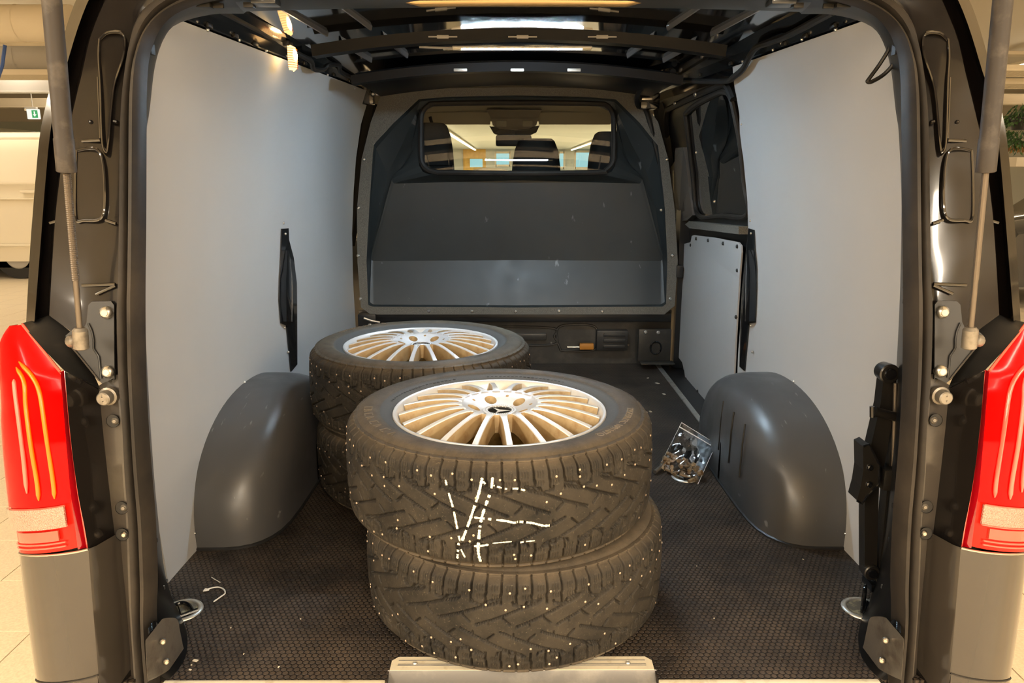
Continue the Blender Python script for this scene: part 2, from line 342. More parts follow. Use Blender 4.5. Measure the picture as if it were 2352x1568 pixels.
def tyremat():
    m, nt, b = nodes_of('dusty_tyre_rubber'); L = nt.links.new
    tc = N(nt, 'ShaderNodeTexCoord'); at_ = N(nt, 'ShaderNodeAttribute', attribute_name='side')
    nz = N(nt, 'ShaderNodeTexNoise'); nz.inputs['Scale'].default_value = 9; nz.inputs['Detail'].default_value = 9; nz.inputs['Roughness'].default_value = .7; L(tc.outputs['Object'], nz.inputs['Vector'])
    rp = N(nt, 'ShaderNodeValToRGB'); L(nz.outputs['Fac'], rp.inputs['Fac'])
    rp.color_ramp.elements[0].position = .36; rp.color_ramp.elements[0].color = (.012, .011, .0098, 1); rp.color_ramp.elements[1].position = .74; rp.color_ramp.elements[1].color = (.050, .042, .032, 1)
    r2 = N(nt, 'ShaderNodeValToRGB'); L(nz.outputs['Fac'], r2.inputs['Fac'])
    r2.color_ramp.elements[0].position = .36; r2.color_ramp.elements[0].color = (.052, .043, .033, 1); r2.color_ramp.elements[1].position = .68; r2.color_ramp.elements[1].color = (.120, .095, .066, 1)
    mx = N(nt, 'ShaderNodeMixRGB'); L(at_.outputs['Fac'], mx.inputs['Fac']); L(rp.outputs['Color'], mx.inputs['Color1']); L(r2.outputs['Color'], mx.inputs['Color2'])
    gr = N(nt, 'ShaderNodeAttribute', attribute_name='bead'); m2 = N(nt, 'ShaderNodeMixRGB'); L(gr.outputs['Fac'], m2.inputs['Fac']); L(mx.outputs['Color'], m2.inputs['Color1']); m2.inputs['Color2'].default_value = (.075, .074, .072, 1)
    g3 = N(nt, 'ShaderNodeTexNoise'); g3.inputs['Scale'].default_value = 220; g3.inputs['Detail'].default_value = 5; L(tc.outputs['Object'], g3.inputs['Vector'])
    mr = N(nt, 'ShaderNodeMapRange'); mr.inputs['From Min'].default_value = .62; mr.inputs['From Max'].default_value = .72; mr.inputs['To Max'].default_value = .45; L(g3.outputs['Fac'], mr.inputs['Value'])
    m3 = N(nt, 'ShaderNodeMixRGB'); L(mr.outputs['Result'], m3.inputs['Fac']); L(m2.outputs['Color'], m3.inputs['Color1']); m3.inputs['Color2'].default_value = (.15, .125, .09, 1)
    L(m3.outputs['Color'], b.inputs['Base Color']); b.inputs['Roughness'].default_value = .66; b.inputs['Specular IOR Level'].default_value = .22
    bp = N(nt, 'ShaderNodeBump'); bp.inputs['Strength'].default_value = .35; bp.inputs['Distance'].default_value = .0015; L(g3.outputs['Fac'], bp.inputs['Height']); L(bp.outputs['Normal'], b.inputs['Normal'])
    return m
M['tyre'] = tyremat()

# ---------------------------------------------------------------- van interior surfaces
def ztop(y): return interp(y, (1.65, 3.65), (1.285, 1.335))
def wx(y, z):     # half width of the lined cargo space
    s = min(z / ztop(y), 1.06)*1.285
    p = interp(s, (-.1, 0, .2, .42, .65, .85, 1.0, 1.145, 1.285, 1.4), (.85, .856, .866, .869, .862, .843, .822, .79, .735, .67))
    return p * interp(y, (1.65, 3.65), (1.0, .925))
def on_wall(px, py, s, inset=0.0):    # point of the side lining seen at (px, py); s = -1 left, 1 right
    lo, hi = 1.3, 4.5
    f = lambda y: s*at(px, py, y).x - wx(y, at(px, py, y).z)
    for _ in range(50):
        m = (lo+hi)/2
        if f(m) > 0: hi = m
        else: lo = m
    p = at(px, py, lo); p.x = s*(wx(p.y, p.z) - inset); return p
def wall_pt(y, z, s, inset=0.0): return Vector((s*(wx(y, z)-inset), y, z))
def ynear(z): return interp(z, (0, 1.0, 1.1, 1.18, 1.23, 1.265, 1.285, 1.30), (1.62, 1.622, 1.624, 1.626, 1.63, 1.635, 1.645, 1.66))
def screw(parent, p, nrm, r=.0045, m='screw', name='screw', h=.003):
    nrm = Vector(nrm).normalized(); q = nrm.to_track_quat('Z', 'Y').to_matrix()
    key = ('scr', r, m, h)
    if key not in MESHES:
        b = B().lathe([(0, h), (r*.45, h), (r*.5, h*.6), (r*.62, h*.95), (r*.9, h*.5), (r, 0), (r*.9, -h)], 10)
        o = b.build(name, M[m], parent); MESHES[key] = o.data
    else:
        o = bpy.data.objects.new(name, MESHES[key]); COL.objects.link(o); o.parent = parent
    o.rotation_mode = 'QUATERNION'; o.rotation_quaternion = nrm.to_track_quat('Z', 'Y'); o.location = p
    return o
MESHES = {}

# cargo floor
b = B(); fl = [(-.80, 1.262), (-.269, 1.262), (-.269, 1.2935), (.261, 1.2935), (.261, 1.262), (.80, 1.262), (.86, 1.62), (.845, 2.80), (.738, 2.805), (.73, 3.72), (-.80, 3.72), (-.86, 1.62)]
b.prism([(x, y, 0) for x, y in fl], (0, 0, -.012)); floor = struct(b.build('floor', M['hex'], smooth=False), 'dark brown hexagon-grained load floor mat')
b = B().box((0, 2.56, -.06), (1.84, 2.42, .09)); b.build('sub_floor', M['darkvoid'], floor, smooth=False)
# floor edge strip by the sliding door
es = B().box(((.738+.728)/2, (2.79+3.72)/2, .002), (.022, .94, .006), .002); o = es.build('edge_strip', M['alu']); o.rotation_euler = (0, 0, 0)
tag(o, 'thin aluminium edging strip along the floor beside the sliding door', 'strip')
# step well below the sliding door
b = B().box((.86, 3.25, -.16), (.26, 1.1, .02)); b.build('step_well', M['darkvoid'], floor, smooth=False)

# side linings
def lining(side):
    s = -1 if side == 'left' else 1
    y1 = (lambda z: 3.64) if s < 0 else (lambda z: RY(z))
    grid = []
    zs = [0, .1, .2, .3, .42, .55, .65, .75, .85, .95, 1.0, 1.06, 1.1, 1.145, 1.18, 1.205, 1.23, 1.25, 1.265, 1.275, 1.285]
    for z0 in zs:
        row = []
        for k in range(25):
            zz = z0
            y = ynear(z0) + (y1(z0)-ynear(z0))*k/24
            zz = z0*ztop(y)/1.285
            row.append(wall_pt(y, zz, s))
        grid.append(row)
    if s > 0: grid = [list(reversed(r)) for r in grid]
    o = B().sheet(grid, .006).build('wall_'+side, M['panel'], ang=50)
    return struct(o, 'grey coated plywood lining of the %s cargo side' % ('long unbroken' if s < 0 else 'jack'))
RPTS = [on_wall(px, py, 1) for px, py in ((1692, 884), (1696, 800), (1704, 700), (1716, 600), (1720, 520), (1702, 330), (1690, 200), (1687, 150))]
RPTS.sort(key=lambda p: p.z)
def RY(z): return interp(z, [p.z for p in RPTS], [p.y for p in RPTS])
wl = lining('left'); wr = lining('right')
def lining_screws(o, s, pts):
    for px, py in pts:
        p = on_wall(px, py, s, .0005); n = Vector((-s, 0, .0)); screw(o, p, n)
lining_screws(wl, -1, [(478, 69), (551, 92), (612, 117), (676, 142), (753, 172), (815, 203), (652, 512), (654, 752), (562, 877), (675, 858), (487, 1016), (448, 1223)])
lining_screws(wr, 1, [(1921, 68), (1843, 90), (1776, 114), (1706, 141), (1725, 748), (1824, 876), (1902, 1017), (1942, 1226), (1704, 285), (1724, 507)])

def slot_cover(side, poly, bulge):
    s = -1 if side == 'left' else 1
    t = thing('belt_guide_cover', 'tall black belt guide set in a slot of the lining, %s' % ('opposite the sliding door' if s < 0 else 'beside the sliding door'), 'cover', group='belt guides in the wall slots')
    n = Vector((-s, 0, 0))
    b = B(); a = [on_wall(px, py, s, .0015) for px, py in poly]
    b.prism(a, n*.004).build('slot_panel', M['inner'], t, smooth=False)
    rows = []
    for px0, px1, py in bulge:
        p0 = on_wall(px0, py, s, .005); p1 = on_wall(px1, py, s, .005); h = .018
        mid = p0.lerp(p1, .45) + n*h
        rows.append([p0, p0.lerp(p1, .15)+n*h*.75, mid, p0.lerp(p1, .75)+n*h*.6, p1])
    b = B().loft(rows); b.add(rows[0], [(0, 1, 2, 3, 4)]); b.add(rows[-1], [(4, 3, 2, 1, 0)])
    b.build('belt_guide', M['black'], t, ang=60)
    pts = [poly[0], poly[-1]]
    for px, py in ((sum(p[0] for p in poly[:2])/2, poly[0][1]+12), (bulge[-1][0]*.35+bulge[-1][1]*.65, bulge[-1][2]+70)):
        screw(t, on_wall(px, py, s, .006), n, .005, 'steel')
    return t
slot_cover('left', [(645, 525), (660, 524), (661, 550), (672, 592), (679, 650), (680, 700), (680, 836), (666, 853), (656, 748), (643, 742), (639, 690), (640, 640), (643, 595)],
           [(644, 656, 575), (642, 664, 605), (640, 669, 640), (640, 670, 690), (643, 668, 738)])
slot_cover('right', [(1723, 524), (1735, 528), (1737, 575), (1741, 620), (1741, 660), (1738, 741), (1723, 743), (1713, 852), (1702, 842), (1704, 740), (1708, 660), (1717, 590)],
           [(1727, 1735, 575), (1724, 1739, 600), (1722, 1741, 640), (1721, 1740, 690), (1720, 1738, 738)])

# wheel arches
def arch(side):
    s = -1 if side == 'left' else 1
    t = thing('wheel_arch_cover', ('scuffed grey plastic wheel arch cover beside the wheel stacks' if s < 0 else 'scuffed grey plastic wheel arch cover behind the zip bag, with grooves'), 'wheel arch', (s*.75, 2.22, 0), 'wheel arch covers')
    rings = []
    for x, k in ((.868, 1.0), (.82, 1.0), (.78, .998), (.745, .985), (.715, .955), (.693, .91), (.675, .85), (.661, .77), (.651, .65), (.646, .45), (.644, .2), (.6435, .02)):
        ring = []
        for i in range(41):
            a = PI*i/40; c = math.cos(a); q = math.sin(a)
            kz = 1-(1-k)*.62
            yy = 2.225-.445*k*math.copysign(abs(c)**.92, c); zz = .335*kz*q**.86 if q > 1e-6 else 0
            ring.append(Vector((s*x - s*.75, yy-2.22, max(zz, 0))))
        rings.append(ring)
    B().loft(rings).build('moulding', M['arch'], t, ang=60)
    # base flange on the mat
    base = [r[0] for r in rings] + [r[-1] for r in reversed(rings)]
    B().tube([p + Vector((0, 0, .002)) for p in base], .005, 6).build('foot_bead', M['plastic'], t)
    if s > 0:
        for yy in (2.02, 2.13, 2.24):
            B().tube([Vector((-.107, yy-2.22, .10)), Vector((-.1055, yy-2.22, .2)), Vector((-.1, yy-2.215, .262))], .0028, 6).build('moulded_groove', M['plastic'], t)  # black strips paint the shadow lines inside the moulded slits
    return t
arch('left'); arch('right')

# bulkhead ------------------------------------------------------------------
def bk(pts, y): return [at(px, py, y) for px, py in pts]
R0 = [(852, 722), (829, 705), (821, 600), (820, 480), (831, 365), (852, 280), (878, 212), (1020, 203), (1187, 200), (1360, 203), (1462, 211), (1512, 280), (1535, 365), (1550, 480), (1557, 600), (1550, 702), (1526, 722), (1187, 722)]
R1 = [(856, 704), (846, 700), (842, 598), (848, 480), (858, 332), (905, 282), (962, 228), (1030, 222), (1187, 219), (1340, 222), (1415, 228), (1470, 282), (1512, 335), (1528, 480), (1533, 598), (1530, 698), (1522, 704), (1187, 706)]
R2 = [(858, 700), (849, 694), (845, 598), (852, 480), (864, 340), (909, 289), (965, 233), (1030, 226), (1187, 223), (1340, 226), (1411, 233), (1466, 289), (1507, 342), (1524, 480), (1530, 598), (1527, 694), (1518, 700), (1187, 702)]
R3 = [(856, 600), (853, 597), (852, 590), (872, 490), (890, 400), (925, 330), (958, 252), (1030, 236), (1187, 233), (1340, 236), (1416, 252), (1450, 330), (1487, 400), (1508, 490), (1523, 590), (1522, 597), (1519, 600), (1187, 598)]
R4 = [(905, 420), (902, 416), (900, 410), (905, 400), (925, 385), (945, 335), (960, 262), (1010, 238), (1187, 236), (1360, 238), (1414, 262), (1430, 335), (1450, 385), (1470, 400), (1476, 410), (1473, 416), (1470, 420), (1187, 412)]
R5 = [(990, 401), (972, 394), (964, 380), (962, 360), (961, 320), (961, 280), (968, 248), (1010, 234), (1187, 232), (1360, 234), (1408, 248), (1416, 280), (1416, 320), (1415, 360), (1412, 380), (1404, 394), (1385, 401), (1187, 403)]
def ringpts(pts, ydef, per=8):
    P = [at(px, py, y) for (px, py), y in zip(pts, ydef)]; n = len(P); out = []
    for i in range(n):
        for k in range(per): out.append(P[i].lerp(P[(i+1) % n], k/per))
    return out
n0 = len(R0)
y3 = [3.755]*2+[3.75]+[3.74]*3+[3.69]*5+[3.74]*3+[3.75]+[3.755]*2+[3.755]
y4 = [3.715]*5+[3.70]+[3.69]*5+[3.70]+[3.715]*5+[3.715]
y5 = [3.665 + .0]*n0
def y5f(py): return 3.64 + (403-py)*.0003
y5 = [y5f(py) for px, py in R5]; y4 = [v if i in (0, 1, 2, 3, 4, 12, 13, 14, 15, 16, 17) else y5f(R4[i][1])+.03 for i, v in enumerate(y4)]
rings0 = [ringpts(R0, [3.65]*n0), ringpts(R1, [3.648]*n0)]
rings1 = [ringpts(R1, [3.649]*n0), ringpts(R2, [3.675]*n0)]
# rounded transition between the step and the dished middle
q3, q4, q5 = ringpts(R3, y3), ringpts(R4, y4), ringpts(R5, y5)
rings1 += [q3, q4, q5]
wf = thing('wall_front', 'dark grey moulded bulkhead across the front of the cargo space', None); wf['kind'] = 'structure'
B().loft(rings0, closeu=True).build('bulkhead_flange', M['felt'], wf, ang=30)
# refine between rings with smooth interpolation for softened creases
fine = []
for i in range(len(rings1)-1):
    for k in range(6):
        f = k/6
        fine.append([a.lerp(c, f) for a, c in zip(rings1[i], rings1[i+1])])
fine.append(rings1[-1])
o = B().loft(fine, closeu=True).build('bulkhead_panel', M['bulk'], wf, ang=16)
md = o.modifiers.new('soft', 'SMOOTH'); md.factor = .5; md.iterations = 1
for px, py in [(837, 366), (824, 477), (823, 587), (828, 686), (1532, 366), (1545, 587), (1540, 686), (985, 714), (1084, 715), (1184, 715), (1284, 714), (1383, 715), (1519, 482)]:
    screw(wf, at(px, py, 3.6485), (0, -1, 0), .0085, 'screw')
# window rubber and pane
SW = [(1005, 396), (984, 390), (970, 374), (967, 350), (967, 300), (969, 262), (985, 242), (1010, 238), (1187, 236), (1365, 238), (1393, 242), (1408, 262), (1410, 300), (1410, 350), (1407, 374), (1392, 390), (1372, 396), (1187, 398)]
sw = [at(px, py, y5f(py)-.006) for px, py in SW]; sw = smooth(sw+[sw[0]], 90)
B().tube(sw, .013, 8).build('window_rubber', M['seal'], wf)
win = thing('window_1', 'clear bulkhead window looking into the cab', None); win['kind'] = 'structure'
g = [at(px, py, 3.655 + (403-py)*.0003) for px, py in SW]
gl = B(); gl.add(g, [tuple(range(len(g)))]); gl.build('window_pane', M['pane'], win, smooth=False)
# metal under the bulkhead
xm = thing('cross_member', 'black pressed steel cross member under the bulkhead', 'cross member')
b = B(); b.box((0, 3.735, .13), (1.60, .02, .30)); b.build('pressed_sheet', M['pressed'], xm, smooth=False)
b = B(); b.box((0, 3.70, .252), (1.58, .05, .045), .008); b.build('upper_lip', M['darkvoid'], xm)
for x0, x1, z0, z1 in ((-.2, .18, .10, .19), (.235, .40, .07, .20), (-.6, -.25, .1, .19)):
    loop = smooth([(x0, 3.722, z0), (x1, 3.722, z0), (x1+.02, 3.722, (z0+z1)/2), (x1, 3.722, z1), (x0, 3.722, z1), (x0-.02, 3.722, (z0+z1)/2), (x0, 3.722, z0)], 40)
    B().tube(loop, .006, 6).build('pressed_bead', M['pressed'], xm)
b = B(); b.box((.08, 3.715, .145), (.16, .02, .035), .006); b.build('pressed_boss', M['pressed'], xm)
for px, py in ((1266, 787), (1280, 789), (1437, 766), (1443, 792)): screw(xm, at(px, py, 3.722), (0, -1, 0), .006, 'cast')
j = thing('junction_box', 'black ribbed electrical box under the bulkhead with orange plug', 'box', at(1405, 806, 3.70))
c0 = at(1405, 780, 3.70) - j.location
b = B().box(c0, (.16, .045, .105), .006)
for k in (-.03, .0, .03): b.box(c0+Vector((.01, -.026, k)), (.11, .008, .018), .002)
b.build('box_body', M['plastic'], j)
B().box(at(1347, 795, 3.69)-j.location, (.072, .03, .03), .004).build('orange_plug', M['orange'], j)
p = at(1316, 797, 3.69)-j.location; B().tube([p+Vector((-.03, 0, 0)), p+Vector((.035, 0, 0))], .004, 8).build('plug_pin', M['steel'], j)
br = thing('corner_bracket', 'dark steel corner bracket with two bright bolts at the floor by the sliding door', 'bracket', at(1500, 832, 3.64))
c0 = at(1503, 792, 3.655) - br.location
b = B().box(c0, (.165, .02, .165), .004); b.box(c0+Vector((.01, -.03, -.085)), (.17, .07, .006), .002); b.build('bracket_plate', M['pressed'], br)
loop = [c0+Vector((.005+.027*math.cos(a), -.013, -.012+.033*math.sin(a))) for a in np.linspace(0, 2*PI, 25)]
B().tube(loop, .004, 6).build('ring', M['inner'], br)
for px, py in ((1483, 763), (1512, 764)): screw(br, at(px, py, 3.643)-br.location, (0, -1, 0), .010, 'screw')
br2 = thing('latch_bracket', 'bright steel striker rod on the floor cross member left of the bulkhead', 'bracket')
B().tube([at(836, 730, 3.62), at(853, 736, 3.62), at(873, 740, 3.62)], .006, 8).build('striker_rod', M['steel'], br2)
B().box(at(845, 742, 3.66), (.09, .05, .10), .005).build('bracket_plate', M['darkvoid'], br2)
screw(br2, at(850, 747, 3.633), (0, -1, 0), .011, 'screw')

# ---------------------------------------------------------------- roof
ceil = thing('ceiling', 'glossy black steel roof skin of the van', None); ceil['kind'] = 'structure'
def roofz(x, y): return 1.402 - .05*(x/.66)**2 - .004*(y-2.6)**2
grid = [[Vector((-.66+1.32*i/24, y, roofz(-.66+1.32*i/24, y))) for i in range(25)] for y in np.linspace(1.60, 3.85, 16)]
B().loft(grid).build('roof_skin', M['roofskin'], ceil, ang=60)
def bow(name, y, zb, w, ends):
    rows = []
    for dy, dz in ((-w*.75, .030), (-w*.55, .006), (-w*.5, 0), (w*.5, 0), (w*.55, .006), (w*.75, .035)):
        rows.append([Vector((x, y+dy, zb - .0545*(x/.66)**2 + dz)) for x in np.linspace(-ends, ends, 25)])
    return B().loft(rows).build(name, M['bow'], ceil, ang=25)
bow('roof_bow', 2.36, 1.352, .050, .615); bow('roof_bow', 2.92, 1.334, .050, .615); bow('roof_bow', 3.34, 1.356, .46, .62)
for x, y in ((-.225, 2.36), (0.01, 2.36), (.245, 2.36)):
    b = B().box((x, y-.033, 1.358), (.035, .004, .010), .002); b.box((x, y-.033, 1.358), (.085, .003, .0035)); b.build('bow_hole', M['hallgrey'], ceil)
for x in (-.21, 0, .21):
    B().box((x, 2.92-.03, 1.337), (.05, .006, .012), .003).build('bow_hole', M['cast'], ceil)
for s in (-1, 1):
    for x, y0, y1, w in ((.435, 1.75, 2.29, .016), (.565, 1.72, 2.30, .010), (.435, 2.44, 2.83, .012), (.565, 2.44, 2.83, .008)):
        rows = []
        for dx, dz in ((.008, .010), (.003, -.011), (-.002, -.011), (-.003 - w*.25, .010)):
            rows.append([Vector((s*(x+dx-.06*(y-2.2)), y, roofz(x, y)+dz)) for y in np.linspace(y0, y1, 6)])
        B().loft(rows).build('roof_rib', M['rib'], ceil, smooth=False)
# side rails between lining and roof
def rail(s):
    rows = []
    for fx, dz in ((-.012, -.03), (-.004, .004), (.016, .030), (.020, .034), (.024, .030), (.060, .058), (.075, .085), (.080, .12)):
        rows.append([Vector((s*(wx(y, ztop(y)) + .010 - fx), y, ztop(y)+dz)) for y in np.linspace(1.62, 3.80, 24)])
    B().loft(rows).build('side_rail', M['inner'], ceil, ang=20)
    for y in (1.86, 2.02, 2.16, 2.62, 3.0, 3.25):
        p = Vector((s*(wx(y, ztop(y))+.004), y, ztop(y)+.014)); B().box(p, (.010, .028, .012), .004).build('rail_clip', M['plastic'], ceil)
rail(-1); rail(1)
# rear header
HZ = 1.288
def header():
    rows = []
    for y, dz in ((1.50, .055), (1.56, .022), (1.60, .006), (1.635, 0), (1.645, .012), (1.66, .10)):
        rows.append([Vector((x, y, HZ + dz + .012*(1-(x/.66)**2) )) for x in np.linspace(-.575, .575, 41)])
    B().loft(rows).build('rear_header', M['header'], ceil, ang=40)
    B().tube([Vector((x, 1.612, HZ + .010 + .010*(1-(x/.66)**2))) for x in np.linspace(-.24, .24, 16)], [.004]+[.012]*14+[.004], 10).build('header_lip', M['goldlip'], ceil)  # tube added to carry the painted gold reflection
    for s in (-1, 1):
        for px, py, w, d in ((470, 13, .028, .025), (437, 17, .012, .03), (572, 5, .02, .02), (500, 8, .022, .006)):
            p = at(px, py, 1.58); p.x = s*abs(p.x); B().box((p.x, 1.585, HZ+.004), (w, d, .01), .002).build('header_hole', M['cable'], ceil)
        p = at(610, 8, 1.58); B().box((s*abs(p.x), 1.585, HZ+.010), (.05, .04, .012), .004).build('header_boss', M['header'], ceil)
header()

# ---------------------------------------------------------------- wheels
TR, PS, PD = .340, 2*PI*.340/72, 2*PI*.340/27
def tread_r(u): return TR - .0045*(np.abs(u)/.085)**2.2 - .016*np.clip((np.abs(u)-.083)/.019, 0, 1)**2
SEGS = []     # (pitch, (a0,u0), (a1,u1), half width, depth)
def fam(p, pts, w, d, s, off):
    for q0, q1 in zip(pts, pts[1:]): SEGS.append((p, (q0[0]+off, s*q0[1]), (q1[0]+off, s*q1[1]), w, d))
for s, off in ((1, 0.0), (-1, .031)):
    fam(PD, [(-.008, .061), (0, .054), (.030, .0445), (.075, .0245), (.118, .0065)], .0018, .0085, s, off)
    fam(PD, [(.066, .0285), (.065, .0225), (.052, .0110)], .0013, .007, s, off)
    fam(PD, [(.094, .0160), (.0935, .0085)], .0011, .004, s, off)
    fam(PD, [(-.008, .061), (.020, .0565), (.024, .0475)], .0018, .0085, s, off)
    fam(PD, [(.024, .0475), (.045, .052), (.047, .058)], .0015, .0075, s, off)
    fam(PS, [(.010, .053), (.011, .071), (.0085, .073), (.0085, .103)], .0016, .0085, s, off)
    for k in (.0165, .0215, .0265):
        fam(PS, [(k, .062), (k+.0012, .066), (k, .070)], .0006, .0022, s, off)
        fam(PS, [(k, .078), (k+.0012, .083), (k, .088)], .0006, .0022, s, off)
def groove(a, u):
    d = np.zeros_like(a)
    for P, (a0, u0), (a1, u1), w, dep in SEGS:
        am = np.mod(a - (a0+a1)/2 + P/2, P) - P/2
        for sh in ((0,) if abs(a1-a0) < P*.5 else (-1, 0, 1)):
            x = am + sh*P; ex, ey = (a1-a0)/2, (u1-u0)/2; uy = u - (u0+u1)/2
            L2 = ex*ex+ey*ey; t = np.clip((x*ex+uy*ey)/L2, -1, 1)
            dist = np.hypot(x-t*ex, uy-t*ey)
            d = np.maximum(d, dep*np.clip((w + .0009 - dist)/.0009, 0, 1))
    return d
SIDE = [(.3215, .1035), (.3198, .1068), (.3180, .1054), (.3162, .1086), (.3140, .1064), (.3120, .1090), (.305, .1130), (.296, .1155), (.285, .1160), (.274, .1150), (.265, .1128), (.2635, .1105), (.258, .1085), (.250, .1060), (.243, .1030), (.238, .0995), (.2350, .0960), (.233, .090)]
def side_z(r): return float(np.interp(r, [p[0] for p in reversed(SIDE)], [p[1] for p in reversed(SIDE)]))
def make_tyre():
    NA = 1800; us = np.linspace(.102, -.102, 104)
    prof = [(r, z, 1, 1 if r < .2645 else 0) for r, z in reversed(SIDE)] + [(None, u, 0, 0) for u in us] + [(r, -z, 1, 1 if r < .2645 else 0) for r, z in SIDE]
    R = len(prof); th = np.arange(NA)*2*PI/NA; V = np.zeros((R, NA, 3)); side = np.zeros((R, NA)); bead = np.zeros((R, NA))
    rng = np.random.RandomState(3)
    for i, (r, z, sd, bd) in enumerate(prof):
        if r is None:
            a = th*TR; g = groove(a, np.full(NA, z)); rr = tread_r(z) - g; zz = np.full(NA, z)
            sd = min(1, max(0, (abs(z)-.088)/.014))
        else:
            rr = np.full(NA, r); zz = np.full(NA, z)
            if r > .31:    # shoulder notches run over the edge of the sidewall
                a = th*TR; g = groove(a, np.full(NA, math.copysign(.1025, z)))
                rr = rr - g*max(0, (r-.314)/.008)*.5
        V[i, :, 0] = rr*np.cos(th); V[i, :, 1] = rr*np.sin(th); V[i, :, 2] = zz; side[i] = sd; bead[i] = bd
    idx = np.arange(R*NA).reshape(R, NA); a = idx[:-1]; d = idx[1:]; b_ = np.roll(a, -1, 1); c = np.roll(d, -1, 1)
    F = np.stack([a, d, c, b_], -1).reshape(-1, 4)
    me = bpy.data.meshes.new('tyre'); me.vertices.add(R*NA); me.vertices.foreach_set('co', V.astype(np.float32).ravel())
    me.loops.add(len(F)*4); me.loops.foreach_set('vertex_index', F.astype(np.int32).ravel())
    me.polygons.add(len(F)); me.polygons.foreach_set('loop_start', np.arange(0, len(F)*4, 4, dtype=np.int32)); me.polygons.foreach_set('use_smooth', np.ones(len(F), dtype=bool))
    me.update(calc_edges=True)
    for nm, arr in (('side', side), ('bead', bead)):
        at_ = me.attributes.new(nm, 'FLOAT', 'POINT'); at_.data.foreach_set('value', arr.astype(np.float32).ravel())
    me.materials.append(M['tyre']); return me
TYRE = make_tyre()
def make_studs():
    b = B(); rng = random.Random(5)
    for k in range(27):
        for s, off in ((1, 0.0), (-1, .031)):
            for a, u in ((.020+rng.uniform(-.006, .012), .047+rng.uniform(-.004, .004)), (.008+rng.uniform(-.006, .02), .074+rng.uniform(-.006, .012)), (.030+rng.uniform(-.01, .01), .031+rng.uniform(-.004, .003)) if k % 2 else (.022, .081), (.052, .076), (.060, .042)):
                if rng.random() < .46: continue
                A = (a+off+k*PD)/TR; r = float(tread_r(s*u)); p = Vector((r*math.cos(A), r*math.sin(A), s*u)); n = Vector((math.cos(A), math.sin(A), 0))
                q = n.to_track_quat('Z', 'Y').to_matrix()
                rings = [[p + q @ Vector((rr*math.cos(2*PI*j/6), rr*math.sin(2*PI*j/6), h)) for j in range(6)] for rr, h in ((.0026, -.001), (.0024, .0006), (.0013, .0013))]
                b.loft(rings, closeu=True); b.add(rings[-1], [tuple(range(6))])
    return b
